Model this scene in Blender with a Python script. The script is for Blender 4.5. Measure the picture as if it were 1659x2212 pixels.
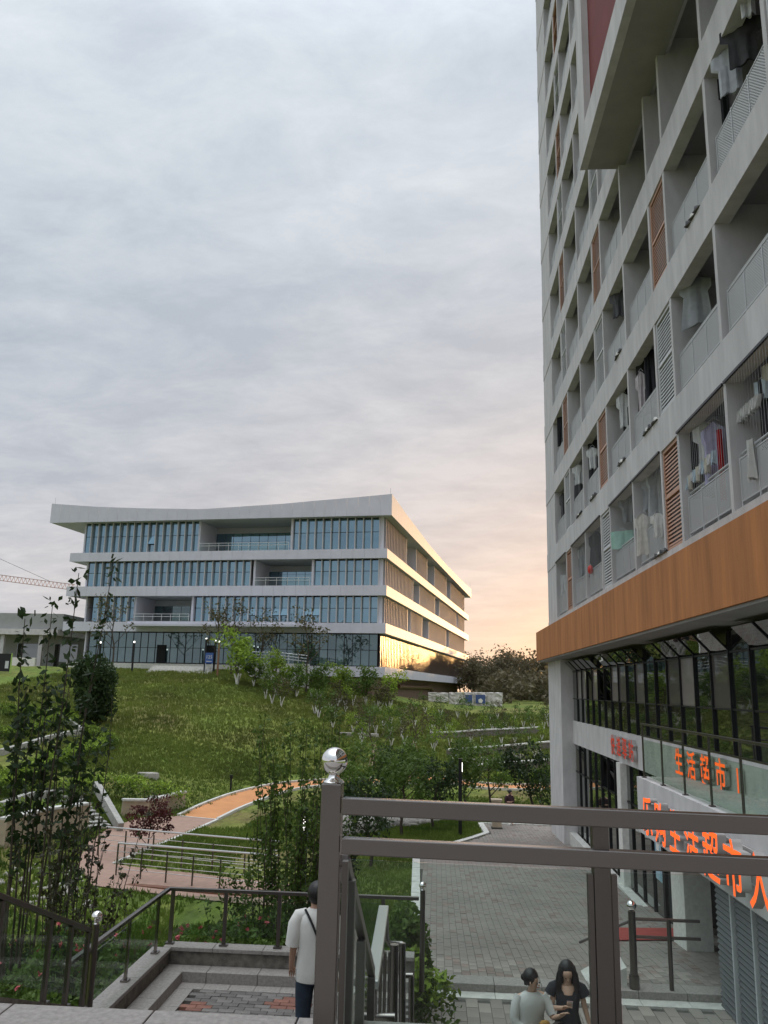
import bpy, bmesh, math, random
import numpy as np
from mathutils import Vector, Matrix
from math import radians as RAD, sin, cos, pi
for o in list(bpy.data.objects): bpy.data.objects.remove(o)
SC = bpy.context.scene
COL = SC.collection
# ------------------------------------------------------------------ camera
FPX, CXP, CYP, HS = 1760.0, 829.5, 1106.0, 0.022      # focal length and centre in units of a 1659-wide picture
def _ray(u, v):
    d = np.array([(u-CXP)/FPX, -(v-CYP)/FPX, -1.0]); return d/np.linalg.norm(d)
_up = np.cross(_ray(1659, 1489+HS*714), _ray(0, 1489-HS*945)); _up /= np.linalg.norm(_up)
if _up[1] < 0: _up = -_up
_fw = _ray(945, 1489); _fw -= _up*np.dot(_up, _fw); _fw /= np.linalg.norm(_fw)
RW = np.array([np.cross(_fw, _up), _fw, _up])
cam_d = bpy.data.cameras.new('camera'); cam = bpy.data.objects.new('camera', cam_d); COL.objects.link(cam)
cam_d.sensor_fit = 'HORIZONTAL'; cam_d.sensor_width = 36.0; cam_d.lens = FPX/1659*36.0
cam_d.clip_start = 0.05; cam_d.clip_end = 6000
cam.matrix_world = Matrix(RW.tolist()).to_4x4()
SC.camera = cam
# ------------------------------------------------------------------ sun, sky, exposure
SUN_AZ, SUN_EL = RAD(20.8), RAD(3.2)                  # azimuth from +Y towards +X
sun_dir = Vector((sin(SUN_AZ)*cos(SUN_EL), cos(SUN_AZ)*cos(SUN_EL), sin(SUN_EL)))
sl = bpy.data.lights.new('sun', 'SUN'); sl.energy = 2.7; sl.angle = RAD(0.6); sl.color = (1.0, 0.56, 0.22)
so = bpy.data.objects.new('sun', sl); COL.objects.link(so); so.rotation_euler = sun_dir.to_track_quat('Z', 'Y').to_euler()
so.location = (40, 60, 60)
vs = SC.view_settings; vs.view_transform = 'Standard'; vs.look = 'None'; vs.exposure = 0.56; vs.gamma = 1.0; vs.use_curve_mapping = False
wd = bpy.data.worlds.new('World'); SC.world = wd; wd.use_nodes = True
def build_world():
    nt = wd.node_tree; nt.nodes.clear(); N = nt.nodes.new; L = nt.links.new
    def math_(op, a, b=None, c=None, clamp=False):
        n = N('ShaderNodeMath'); n.operation = op; n.use_clamp = clamp
        for i, x in enumerate((a, b, c)):
            if x is None: continue
            if isinstance(x, (int, float)): n.inputs[i].default_value = x
            else: L(x, n.inputs[i])
        return n.outputs[0]
    def mix(f, a, b, blend='MIX'):
        n = N('ShaderNodeMix'); n.data_type = 'RGBA'; n.blend_type = blend
        for k, x in ((0, f), (6, a), (7, b)):
            if isinstance(x, (int, float)): n.inputs[k].default_value = x
            elif isinstance(x, tuple): n.inputs[k].default_value = x+(1,)
            else: L(x, n.inputs[k])
        return n.outputs[2]
    def ramp(x, stops):
        n = N('ShaderNodeValToRGB'); L(x, n.inputs[0]); e = n.color_ramp.elements
        while len(e) < len(stops): e.new(0.5)
        for el, (p, c) in zip(e, stops): el.position = p; el.color = tuple(c)+(1,)
        return n.outputs[0]
    tc = N('ShaderNodeTexCoord'); sp = N('ShaderNodeSeparateXYZ'); L(tc.outputs['Generated'], sp.inputs[0])
    X, Y, Z = sp.outputs
    el = math_('MAXIMUM', Z, 0.0)
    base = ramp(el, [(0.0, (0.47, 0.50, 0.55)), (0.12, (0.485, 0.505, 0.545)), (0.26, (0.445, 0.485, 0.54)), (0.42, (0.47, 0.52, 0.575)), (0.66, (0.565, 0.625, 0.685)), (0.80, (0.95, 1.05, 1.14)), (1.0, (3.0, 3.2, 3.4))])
    # nearness to the sun in azimuth
    hl = math_('SQRT', math_('ADD', math_('MULTIPLY', X, X), math_('MULTIPLY', Y, Y)))
    ca = math_('DIVIDE', math_('ADD', math_('MULTIPLY', X, sin(SUN_AZ)), math_('MULTIPLY', Y, cos(SUN_AZ))), math_('MAXIMUM', hl, 0.001))
    na = math_('POWER', math_('MAXIMUM', ca, 0.0), 5.0)
    low = math_('POWER', 2.718, math_('MULTIPLY', el, -5.2))
    warm = math_('MULTIPLY', na, low, clamp=True)
    low2 = math_('POWER', 2.718, math_('MULTIPLY', el, -22.0))
    na2 = math_('POWER', math_('MAXIMUM', ca, 0.0), 42.0)
    hot = math_('MULTIPLY', na2, low2, clamp=True)
    # cloud sheet: direction projected on a layer overhead
    den = math_('ADD', el, 0.16)
    cmb = N('ShaderNodeCombineXYZ'); L(math_('DIVIDE', X, den), cmb.inputs[0]); L(math_('DIVIDE', Y, den), cmb.inputs[1])
    mp = N('ShaderNodeMapping'); mp.inputs['Rotation'].default_value = (0, 0, RAD(24)); mp.inputs['Scale'].default_value = (1.0, 1.45, 1); L(cmb.outputs[0], mp.inputs[0])
    def noise(scale, det, rough, dist=0.0):
        n = N('ShaderNodeTexNoise'); L(mp.outputs[0], n.inputs['Vector']); n.inputs['Scale'].default_value = scale; n.inputs['Detail'].default_value = det
        n.inputs['Roughness'].default_value = rough; n.inputs['Distortion'].default_value = dist; return n.outputs[0]
    n1 = noise(0.8, 5, 0.55, 0.2); n2 = noise(4.2, 9, 0.66, 0.25)
    cl = math_('ADD', math_('MULTIPLY', n1, 0.55), math_('MULTIPLY', n2, 0.45))
    k = ramp(cl, [(0.39, (0.88, 0.905, 0.93)), (0.50, (1.0, 1.0, 1.0)), (0.61, (1.13, 1.10, 1.08))])
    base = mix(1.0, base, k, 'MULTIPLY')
    c1 = mix(math_('MULTIPLY', warm, 0.95, clamp=True), base, (0.98, 0.66, 0.44))
    c2 = mix(hot, c1, (2.3, 1.30, 0.34))
    k2 = ramp(cl, [(0.40, (0.95, 0.935, 0.94)), (0.60, (1.04, 1.03, 1.02))])
    c3 = mix(1.0, c2, k2, 'MULTIPLY')
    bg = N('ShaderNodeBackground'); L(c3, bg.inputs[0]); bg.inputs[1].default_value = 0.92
    sky = N('ShaderNodeTexSky'); sky.sky_type = 'NISHITA'; sky.sun_disc = False; sky.sun_elevation = SUN_EL; sky.sun_rotation = SUN_AZ; sky.dust_density = 2.0
    bg2 = N('ShaderNodeBackground'); L(sky.outputs[0], bg2.inputs[0]); bg2.inputs[1].default_value = 0.05
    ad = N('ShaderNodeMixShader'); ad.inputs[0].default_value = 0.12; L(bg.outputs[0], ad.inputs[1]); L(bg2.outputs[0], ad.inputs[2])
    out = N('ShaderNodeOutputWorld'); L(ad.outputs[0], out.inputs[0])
build_world()
SC.cycles.max_bounces = 7; SC.cycles.transparent_max_bounces = 24; SC.cycles.sample_clamp_indirect = 6.0
# ------------------------------------------------------------------ helpers
rnd = random.Random(7)
def ray(u, v): return RW @ _ray(u, v)
def on_z(u, v, z): d = ray(u, v); return d*(z/d[2])
def on_x(u, v, x): d = ray(u, v); return d*(x/d[0])
def on_y(u, v, y): d = ray(u, v); return d*(y/d[1])
MATS = {}
def mat(name, col, rough=0.7, metal=0.0, noise=None, bump=0.0, bscale=20.0, var=0.0, vscale=3.0, stretch=(1,1,1), spec=0.5, col2=None, transl=0.0, emit=None, coord='Object', sharp=False, objvar=0.0):
    """procedural surface: base colour, broken up by two noises, with fine relief"""
    if name in MATS: return MATS[name]
    m = bpy.data.materials.new(name); m.use_nodes = True; MATS[name] = m
    nt = m.node_tree; N = nt.nodes.new; L = nt.links.new
    p = nt.nodes['Principled BSDF']; p.inputs['Roughness'].default_value = rough; p.inputs['Metallic'].default_value = metal
    p.inputs['Specular IOR Level'].default_value = spec
    p.inputs['Base Color'].default_value = tuple(col)+(1,)
    m.diffuse_color = tuple(col)+(1,)
    if var > 0 or bump > 0 or col2 or objvar:
        tc = N('ShaderNodeTexCoord'); mp = N('ShaderNodeMapping'); mp.inputs['Scale'].default_value = stretch; L(tc.outputs[coord], mp.inputs[0])
    src = None
    if var > 0 or col2:
        n = N('ShaderNodeTexNoise'); n.inputs['Scale'].default_value = vscale; n.inputs['Detail'].default_value = 6; n.inputs['Roughness'].default_value = 0.62; L(mp.outputs[0], n.inputs['Vector'])
        r = N('ShaderNodeValToRGB'); L(n.outputs[0], r.inputs[0]); e = r.color_ramp.elements
        a, b = (0.44, 0.56) if sharp else (0.32, 0.68)
        e[0].position = a; e[1].position = b
        c2 = col2 if col2 else tuple(min(1, c*(1+var)) for c in col)
        c1 = tuple(c*(1-var) for c in col)
        e[0].color = c1+(1,); e[1].color = tuple(c2)+(1,); src = r.outputs[0]
    if objvar:
        oi = N('ShaderNodeObjectInfo'); mr = N('ShaderNodeMapRange'); mr.inputs[3].default_value = 1-objvar; mr.inputs[4].default_value = 1+objvar; L(oi.outputs['Random'], mr.inputs[0])
        mx = N('ShaderNodeVectorMath'); mx.operation = 'SCALE'
        if src: L(src, mx.inputs[0])
        else: mx.inputs[0].default_value = col
        L(mr.outputs[0], mx.inputs['Scale']); src = mx.outputs[0]
    if src: L(src, p.inputs['Base Color'])
    if bump > 0:
        n2 = N('ShaderNodeTexNoise'); n2.inputs['Scale'].default_value = bscale; n2.inputs['Detail'].default_value = 5; L(mp.outputs[0], n2.inputs['Vector'])
        bp = N('ShaderNodeBump'); bp.inputs['Strength'].default_value = bump; bp.inputs['Distance'].default_value = 0.02; L(n2.outputs[0], bp.inputs['Height']); L(bp.outputs[0], p.inputs['Normal'])
    if transl > 0:
        out = nt.nodes['Material Output']; tr = N('ShaderNodeBsdfTranslucent'); ms = N('ShaderNodeMixShader'); ms.inputs[0].default_value = transl
        if src: L(src, tr.inputs[0])
        else: tr.inputs[0].default_value = tuple(col)+(1,)
        L(p.outputs[0], ms.inputs[1]); L(tr.outputs[0], ms.inputs[2]); L(ms.outputs[0], out.inputs[0])
    if emit: p.inputs['Emission Color'].default_value = tuple(emit[:3])+(1,); p.inputs['Emission Strength'].default_value = emit[3]
    return m
def glass_mat(name, tint, fac=0.12, rough=0.02, gcol=(1,1,1), ior=1.3):
    if name in MATS: return MATS[name]
    m = bpy.data.materials.new(name); m.use_nodes = True; MATS[name] = m
    nt = m.node_tree; N = nt.nodes.new; L = nt.links.new; nt.nodes.remove(nt.nodes['Principled BSDF'])
    t = N('ShaderNodeBsdfTransparent'); t.inputs[0].default_value = tuple(tint)+(1,)
    g = N('ShaderNodeBsdfGlossy'); g.inputs['Color'].default_value = tuple(gcol)+(1,); g.inputs['Roughness'].default_value = rough
    f = N('ShaderNodeFresnel'); f.inputs[0].default_value = ior
    ad = N('ShaderNodeMath'); ad.operation = 'MULTIPLY_ADD'; L(f.outputs[0], ad.inputs[0]); ad.inputs[1].default_value = 1.0; ad.inputs[2].default_value = fac; ad.use_clamp = True
    ge = N('ShaderNodeNewGeometry'); bf = N('ShaderNodeMath'); bf.operation = 'SUBTRACT'; bf.inputs[0].default_value = 1.0; L(ge.outputs['Backfacing'], bf.inputs[1])
    ml = N('ShaderNodeMath'); ml.operation = 'MULTIPLY'; L(ad.outputs[0], ml.inputs[0]); L(bf.outputs[0], ml.inputs[1]); ad = ml
    mx = N('ShaderNodeMixShader'); L(ad.outputs[0], mx.inputs[0]); L(t.outputs[0], mx.inputs[1]); L(g.outputs[0], mx.inputs[2]); L(mx.outputs[0], nt.nodes['Material Output'].inputs[0])
    return m
def mirror_glass(name, dark, gcol, fac, rough=0.03, wob=0.02, wscale=0.6):
    """coated facade glass: dark room behind, tinted reflection, slightly wavy panes"""
    if name in MATS: return MATS[name]
    m = bpy.data.materials.new(name); m.use_nodes = True; MATS[name] = m
    nt = m.node_tree; N = nt.nodes.new; L = nt.links.new; nt.nodes.remove(nt.nodes['Principled BSDF'])
    d = N('ShaderNodeBsdfDiffuse'); oi = N('ShaderNodeObjectInfo')
    r = N('ShaderNodeValToRGB'); L(oi.outputs['Random'], r.inputs[0]); r.color_ramp.elements[0].color = tuple(c*0.45 for c in dark)+(1,); r.color_ramp.elements[1].color = tuple(c*1.5 for c in dark)+(1,)
    L(r.outputs[0], d.inputs[0])
    g = N('ShaderNodeBsdfGlossy'); g.inputs['Color'].default_value = tuple(gcol)+(1,); g.inputs['Roughness'].default_value = rough
    tc = N('ShaderNodeTexCoord'); n = N('ShaderNodeTexNoise'); n.inputs['Scale'].default_value = wscale; n.inputs['Detail'].default_value = 1; L(tc.outputs['Object'], n.inputs['Vector'])
    b = N('ShaderNodeBump'); b.inputs['Strength'].default_value = 0.5; b.inputs['Distance'].default_value = wob; L(n.outputs[0], b.inputs['Height']); L(b.outputs[0], g.inputs['Normal'])
    f = N('ShaderNodeFresnel'); f.inputs[0].default_value = 1.6
    ad = N('ShaderNodeMath'); ad.operation = 'MULTIPLY_ADD'; L(f.outputs[0], ad.inputs[0]); ad.inputs[1].default_value = 1.0; ad.inputs[2].default_value = fac; ad.use_clamp = True
    mx = N('ShaderNodeMixShader'); L(ad.outputs[0], mx.inputs[0]); L(d.outputs[0], mx.inputs[1]); L(g.outputs[0], mx.inputs[2]); L(mx.outputs[0], nt.nodes['Material Output'].inputs[0])
    return m
class MB:
    """collects shapes into one mesh"""
    def __init__(s): s.v = []; s.f = []; s.mi = []
    def add(s, vs_, fs, mi=0):
        b = len(s.v); s.v += [tuple(map(float, p)) for p in vs_]; s.f += [tuple(i+b for i in f) for f in fs]; s.mi += [mi]*len(fs); return s
    def box(s, x0, x1, y0, y1, z0, z1, mi=0, skip=''):
        p = [(x, y, z) for z in (z0, z1) for y in (y0, y1) for x in (x0, x1)]
        F = {'b': (0,2,3,1), 't': (4,5,7,6), 'f': (0,1,5,4), 'k': (2,6,7,3), 'l': (0,4,6,2), 'r': (1,3,7,5)}
        return s.add(p, [F[k] for k in F if k not in skip], mi)
    def obox(s, c, size, M, mi=0):
        sx, sy, sz = [q/2 for q in size]
        p = [Vector(c)+M @ Vector((x, y, z)) for z in (-sz, sz) for y in (-sy, sy) for x in (-sx, sx)]
        return s.add(p, [(0,2,3,1),(4,5,7,6),(0,1,5,4),(2,6,7,3),(0,4,6,2),(1,3,7,5)], mi)
    def bar(s, a, b, w, h, mi=0, up=(0,0,1)):
        """rectangular bar from a to b"""
        a, b = Vector(a), Vector(b); d = (b-a); L_ = d.length; d.normalize(); u = Vector(up)
        if abs(d.dot(u)) > 0.98: u = Vector((0, 1, 0))
        r = d.cross(u).normalized(); u = r.cross(d)
        M = Matrix((r, d, u)).transposed()
        return s.obox((a+b)/2, (w, L_, h), M, mi)
    def tube(s, pts, r, n=8, mi=0, cap=True):
        pts = [Vector(p) for p in pts]; rs = r if isinstance(r, (list, tuple)) else [r]*len(pts)
        rings = []; prev = None
        for i, p in enumerate(pts):
            d = (pts[min(i+1, len(pts)-1)]-pts[max(i-1, 0)]).normalized()
            if prev is None:
                prev = d.orthogonal().normalized()
            prev = (prev-d*prev.dot(d)); prev = prev.normalized() if prev.length > 1e-6 else d.orthogonal().normalized()
            q = d.cross(prev)
            rings.append([p+(prev*cos(2*pi*k/n)+q*sin(2*pi*k/n))*rs[i] for k in range(n)])
        vv = [x for rr in rings for x in rr]; ff = []
        for i in range(len(rings)-1):
            for k in range(n): ff.append((i*n+k, i*n+(k+1)%n, (i+1)*n+(k+1)%n, (i+1)*n+k))
        if cap: ff.append(tuple(reversed(range(n)))); ff.append(tuple((len(rings)-1)*n+k for k in range(n)))
        return s.add(vv, ff, mi)
    def lathe(s, prof, c, n=24, mi=0):
        vv = []; ff = []
        for (r, z) in prof:
            for k in range(n): vv.append((c[0]+r*cos(2*pi*k/n), c[1]+r*sin(2*pi*k/n), c[2]+z))
        for i in range(len(prof)-1):
            for k in range(n): ff.append((i*n+k, i*n+(k+1)%n, (i+1)*n+(k+1)%n, (i+1)*n+k))
        return s.add(vv, ff, mi)
    def loft(s, rings, mi=0, cap=True):
        """rings: (centre, rx, ry, z-tilt...) ellipses in the XY plane"""
        n = 16; vv = []; ff = []
        for (c, rx, ry, rot) in rings:
            for k in range(n):
                a = 2*pi*k/n; x, y = rx*cos(a), ry*sin(a)
                vv.append((c[0]+x*cos(rot)-y*sin(rot), c[1]+x*sin(rot)+y*cos(rot), c[2]))
        for i in range(len(rings)-1):
            for k in range(n): ff.append((i*n+k, i*n+(k+1)%n, (i+1)*n+(k+1)%n, (i+1)*n+k))
        if cap: ff.append(tuple(reversed(range(n)))); ff.append(tuple((len(rings)-1)*n+k for k in range(n)))
        return s.add(vv, ff, mi)
    def sphere(s, c, r, n=16, m=10, sc=(1,1,1), mi=0):
        vv = []; ff = []
        for i in range(m+1):
            t = pi*i/m
            for k in range(n): vv.append((c[0]+r*sc[0]*sin(t)*cos(2*pi*k/n), c[1]+r*sc[1]*sin(t)*sin(2*pi*k/n), c[2]+r*sc[2]*cos(t)))
        for i in range(m):
            for k in range(n): ff.append((i*n+k, (i+1)*n+k, (i+1)*n+(k+1)%n, i*n+(k+1)%n))
        return s.add(vv, ff, mi)
    def mesh(s, name, mats, smooth=False):
        me = bpy.data.meshes.new(name); me.from_pydata(s.v, [], s.f)
        for m in (mats if isinstance(mats, (list, tuple)) else [mats]): me.materials.append(m)
        me.polygons.foreach_set('material_index', s.mi)
        if smooth:
            me.polygons.foreach_set('use_smooth', [True]*len(s.f))
            try: me.set_sharp_from_angle(angle=RAD(40))
            except Exception: pass
        me.update(); return me
def link(name, me, parent=None, loc=None, rot=None, **kw):
    o = bpy.data.objects.new(name, me); COL.objects.link(o)
    if parent is not None: o.parent = parent
    if loc is not None: o.location = loc
    if rot is not None: o.rotation_euler = rot
    for k, v in kw.items(): o['category' if k == 'cat' else k] = v
    return o
def build(mb, name, mats, parent=None, smooth=False, loc=None, rot=None, bevel=0, **kw):
    o = link(name, mb.mesh(name, mats, smooth), parent, loc, rot, **kw)
    if bevel:
        b = o.modifiers.new('bevel', 'BEVEL'); b.width = bevel; b.segments = 2; b.limit_method = 'ANGLE'; b.angle_limit = RAD(50)
    return o
def thing(name, label, cat, loc=(0,0,0), rz=0, group=None):
    o = bpy.data.objects.new(name, None); COL.objects.link(o); o.location = loc; o.rotation_euler = (0, 0, rz)
    o['label'] = label; o['category'] = cat; o.empty_display_size = 0.3
    if group: o['group'] = group
    return o
def np_mesh(name, V, Fq, mats, smooth=False):
    """fast mesh from numpy arrays; Fq is (n,3) or (n,4)"""
    me = bpy.data.meshes.new(name); V = np.asarray(V, np.float32); Fq = np.asarray(Fq, np.int32); k = Fq.shape[1]
    me.vertices.add(len(V)); me.vertices.foreach_set('co', V.ravel())
    me.loops.add(Fq.size); me.loops.foreach_set('vertex_index', Fq.ravel())
    me.polygons.add(len(Fq)); me.polygons.foreach_set('loop_start', np.arange(len(Fq), dtype=np.int32)*k)
    try: me.polygons.foreach_set('loop_total', np.full(len(Fq), k, np.int32))
    except Exception: pass
    if smooth: me.polygons.foreach_set('use_smooth', np.ones(len(Fq), bool))
    for m in (mats if isinstance(mats, (list, tuple)) else [mats]): me.materials.append(m)
    me.update(calc_edges=True); me.validate(); return me
# ------------------------------------------------------------------ materials
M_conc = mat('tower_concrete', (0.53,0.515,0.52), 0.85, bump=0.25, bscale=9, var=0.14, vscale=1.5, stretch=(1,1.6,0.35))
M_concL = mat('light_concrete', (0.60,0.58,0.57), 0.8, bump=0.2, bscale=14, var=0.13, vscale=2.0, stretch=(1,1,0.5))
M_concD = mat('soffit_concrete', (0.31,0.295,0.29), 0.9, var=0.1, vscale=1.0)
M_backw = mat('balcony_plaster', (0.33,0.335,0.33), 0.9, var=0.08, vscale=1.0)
M_blind = mirror_glass('blind_behind_glass', (0.25,0.22,0.205), (0.65,0.68,0.66), 0.10, 0.02, 0.015, 0.5)
M_orange = mat('orange_render', (0.43,0.165,0.050), 0.78, bump=0.3, bscale=30, var=0.24, vscale=1.2, stretch=(1,2.2,0.25))
M_red = mat('dark_red_render', (0.17,0.022,0.020), 0.8, var=0.10, vscale=1.0)
M_lgrey = mat('louver_grey', (0.56,0.57,0.58), 0.5, var=0.08, vscale=4)
M_lbrown = mat('louver_terracotta', (0.47,0.26,0.175), 0.5, var=0.10, vscale=4)
M_steelg = mat('railing_grey_steel', (0.52,0.53,0.54), 0.45, 0.2)
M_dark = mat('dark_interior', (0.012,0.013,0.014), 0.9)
M_black = mat('black_metal', (0.018,0.018,0.02), 0.45, 0.3)
M_doorglass = mirror_glass('balcony_door_glass', (0.02,0.022,0.025), (0.7,0.75,0.8), 0.06)
M_shopglass = mirror_glass('shop_glass', (0.018,0.020,0.020), (0.68,0.70,0.68), 0.24, 0.02, 0.015, 0.5)
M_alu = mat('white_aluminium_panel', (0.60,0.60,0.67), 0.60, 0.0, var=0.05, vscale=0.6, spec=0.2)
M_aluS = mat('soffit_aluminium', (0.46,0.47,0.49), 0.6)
M_fin = mat('fin_aluminium', (0.52,0.52,0.52), 0.38, 0.3, objvar=0.06)
M_ofglass = mirror_glass('office_glass', (0.045,0.105,0.135), (0.42,0.62,0.76), 0.40, 0.025, 0.03, 0.25)
M_ofglassL = mirror_glass('office_ground_glass', (0.035,0.060,0.065), (0.50,0.64,0.66), 0.20, 0.03, 0.05, 0.3)
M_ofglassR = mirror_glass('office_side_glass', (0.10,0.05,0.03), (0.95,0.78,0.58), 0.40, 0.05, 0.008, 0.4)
M_steel = mat('brushed_stainless', (0.25,0.226,0.212), 0.22, 1.0, bump=0.05, bscale=120, stretch=(1,1,0.05))
M_steelD = mat('dark_stainless', (0.17,0.155,0.145), 0.34, 1.0, bump=0.05, bscale=90)
M_chrome = mat('polished_chrome', (0.86,0.84,0.82), 0.03, 1.0)
M_glass = glass_mat('clear_railing_glass', (0.90,0.955,0.93), 0.012)
M_glassD = glass_mat('tinted_railing_glass', (0.80,0.88,0.83), 0.025, ior=1.25)
M_granite = mat('grey_granite', (0.30,0.275,0.255), 0.7, bump=0.1, bscale=80, var=0.22, vscale=28)
M_graniteB = mat('rough_granite_wall', (0.16,0.145,0.125), 0.85, bump=0.5, bscale=16, var=0.40, vscale=9)
M_stone = mat('beige_stone', (0.46,0.37,0.27), 0.8, bump=0.2, bscale=20, var=0.16, vscale=3)
M_kerb = mat('pale_kerb_stone', (0.58,0.57,0.53), 0.8, bump=0.2, bscale=20, var=0.15, vscale=5)
M_brick = mat('grey_paver', (0.27,0.240,0.212), 0.85, bump=0.3, bscale=30, var=0.20, vscale=0.5, objvar=0.22)
M_brickR = mat('red_paver', (0.25,0.115,0.085), 0.85, bump=0.3, bscale=30, var=0.2, vscale=6, objvar=0.15)
M_brickT = mat('brown_paver', (0.25,0.19,0.165), 0.85, bump=0.3, bscale=30, var=0.2, vscale=6, objvar=0.15)
M_brickL = mat('landing_paver', (0.17,0.155,0.145), 0.85, bump=0.3, bscale=30, var=0.2, vscale=6, objvar=0.25)
M_joint = mat('sand_joint', (0.085,0.08,0.07), 0.95, var=0.2, vscale=5)
M_pinkpave = mat('pink_brick_path', (0.34,0.22,0.17), 0.85, bump=0.3, bscale=20, var=0.12, vscale=3)
M_orpath = mat('orange_rubber_path', (0.56,0.25,0.10), 0.85, var=0.10, vscale=0.8, bump=0.2, bscale=40)
M_rock = mat('river_stone', (0.30,0.28,0.25), 0.85, bump=0.4, bscale=6, var=0.25, vscale=2, objvar=0.3)
M_soil = mat('soil', (0.075,0.055,0.035), 0.95, bump=0.6, bscale=8, var=0.35, vscale=1.5)
M_bark = mat('bark', (0.075,0.058,0.045), 0.9, bump=0.5, bscale=12, var=0.3, vscale=8)
M_white = mat('whitewash', (0.72,0.71,0.66), 0.85, var=0.12, vscale=8)
M_gstone = mat('garden_stone', (0.36,0.35,0.32), 0.85, bump=0.3, bscale=14, var=0.2, vscale=5)
def leaf(name, c, tr=0.35, c2=None): return mat(name, c, 0.6, var=0.35, vscale=1.6, transl=tr, col2=c2, objvar=0.18, spec=0.3)
M_leafA = leaf('leaf_mid_green', (0.085,0.145,0.028), c2=(0.135,0.215,0.042))
M_leafB = leaf('leaf_dark_green', (0.032,0.058,0.020), c2=(0.05,0.085,0.028))
M_leafC = leaf('leaf_yellow_green', (0.20,0.30,0.036), c2=(0.30,0.42,0.055))
M_leafD = leaf('leaf_brownish', (0.095,0.090,0.040), c2=(0.14,0.125,0.055))
M_leafR = leaf('leaf_maroon', (0.10,0.028,0.026))
M_leafF = leaf('hazy_forest_leaf', (0.13,0.115,0.065), c2=(0.18,0.155,0.09))  # haze over the far woodland is put into this paler leaf colour
M_flower = mat('pink_petal', (0.60,0.13,0.15), 0.7, transl=0.2)
M_flowerW = mat('white_petal', (0.75,0.75,0.72), 0.7, transl=0.2)
M_letter = mat('lit_orange_letter', (0.85,0.11,0.02), 0.5, emit=(1.0,0.105,0.012,0.85))
M_letterD = mat('red_letter', (0.62,0.05,0.025), 0.5, emit=(1.0,0.06,0.02,0.10))
M_letterS = mat('letter_side_white', (0.5,0.47,0.45), 0.5)
M_skin = mat('skin', (0.50,0.30,0.21), 0.55)
M_hair = mat('black_hair', (0.012,0.010,0.010), 0.45, bump=0.3, bscale=60, stretch=(1,1,0.1))
M_lamp = mat('lamp_white', (0.8,0.8,0.8), 0.4, emit=(1.0,0.95,0.88,3.0))
# ------------------------------------------------------------------ terrain
CP = []                                                # control points x, y, z
def zp(y): return float(np.interp(y, [0, 15.3, 23, 32, 38, 46], [-4.98, -4.98, -5.72, -6.05, -6.35, -6.6]))
for y in (10, 14, 19, 24, 30, 36):
    for x in (0.5, 4, 10, 18): CP.append((x, y, zp(y)))
CP += [(x, 41, -6.4) for x in (-1, 4, 10, 18)]
CP += [(-2, 22, -5.95), (-2.2, 30, -6.2), (-1.5, 14, -5.3), (-3, 38, -6.5)]
CP += [(-5, 12, -5.0), (-8, 12, -5.4), (-12, 12, -5.8), (-20, 12, -5.5), (-5, 18, -6.4), (-10, 18, -7.0), (-17, 18, -6.8), (-26, 16, -5.0)]
CP += [(-6, 26, -7.0), (-11, 27, -7.1), (-17, 28, -7.0), (-9, 33, -7.0), (-15, 36, -7.0), (-8, 40, -7.0), (-13, 44, -7.0), (-22, 34, -6.2), (-30, 30, -4.6), (-24, 26, -6.0)]
CP += [(0, 47, -6.9), (8, 47, -6.7), (16, 47, -6.6), (-7, 49, -7.0), (-10, 53, -6.9), (-3, 56, -6.7), (4, 57, -6.4), (14, 56, -6.3), (26, 56, -6.3)]
CP += [(-20, 46, -5.9), (-27, 42, -4.4), (-36, 40, -3.2), (-18, 52, -5.4), (-22, 60, -3.4), (-32, 55, -2.5), (-44, 52, -1.6)]
CP += [(-26, 70, -1.4), (-36, 70, -0.7), (-48, 70, 0.2), (-15, 62, -4.3), (-14, 70, -2.7), (-16, 78, -1.1), (-8, 63, -5.2), (-6, 72, -3.9), (-8, 80, -2.4), (-3, 88, -1.8)]
CP += [(-30, 82, 0.6), (-20, 84, 0.55), (-42, 82, 1.0), (-55, 84, 1.3), (-12, 86, -0.6), (-44, 90, 1.5), (-55, 95, 1.5), (-30, 92, 1.5), (-20, 92, 1.5)]
CP += [(2, 66, -5.2), (10, 66, -4.8), (20, 66, -4.6), (2, 75, -4.1), (10, 75, -3.8), (20, 75, -3.6), (2, 86, -2.9), (12, 88, -2.5), (24, 88, -2.3), (4, 105, -1.8), (14, 105, -1.7), (28, 105, -1.6)]
CP += [(6, 130, -1.6), (25, 130, -1.5), (60, 120, -1.5), (10, 180, -1.5), (60, 70, -4), (60, 40, -6), (-80, 60, -0.5), (-80, 100, 1.5), (-80, 20, -3), (-50, 20, -3.5), (-50, 130, 1.0), (-10, 180, 0.5), (-80, 180, 0.5), (60, 180, -1.5), (-10,120,-1.2)]
CPa = np.array(CP)
def _tps(P, lam=0.6):
    n = len(P); xy = P[:, :2]/50.0
    d = np.linalg.norm(xy[:, None]-xy[None], axis=2); K = np.where(d > 0, d*d*np.log(d+1e-12), 0)+lam*1e-3*np.eye(n)
    Q = np.hstack([np.ones((n, 1)), xy]); A = np.block([[K, Q], [Q.T, np.zeros((3, 3))]])
    return np.linalg.solve(A, np.concatenate([P[:, 2], np.zeros(3)])), xy
_w, _c = _tps(CPa)
def tps(x, y):
    x = np.clip(np.atleast_1d(np.asarray(x, float)), -85, 65); y = np.clip(np.atleast_1d(np.asarray(y, float)), 8, 185); q = np.stack([x, y], -1)/50.0
    d = np.linalg.norm(q[..., None, :]-_c, axis=-1); K = np.where(d > 0, d*d*np.log(d+1e-12), 0)
    return K @ _w[:-3]+_w[-3]+q[..., 0]*_w[-2]+q[..., 1]*_w[-1]
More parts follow.
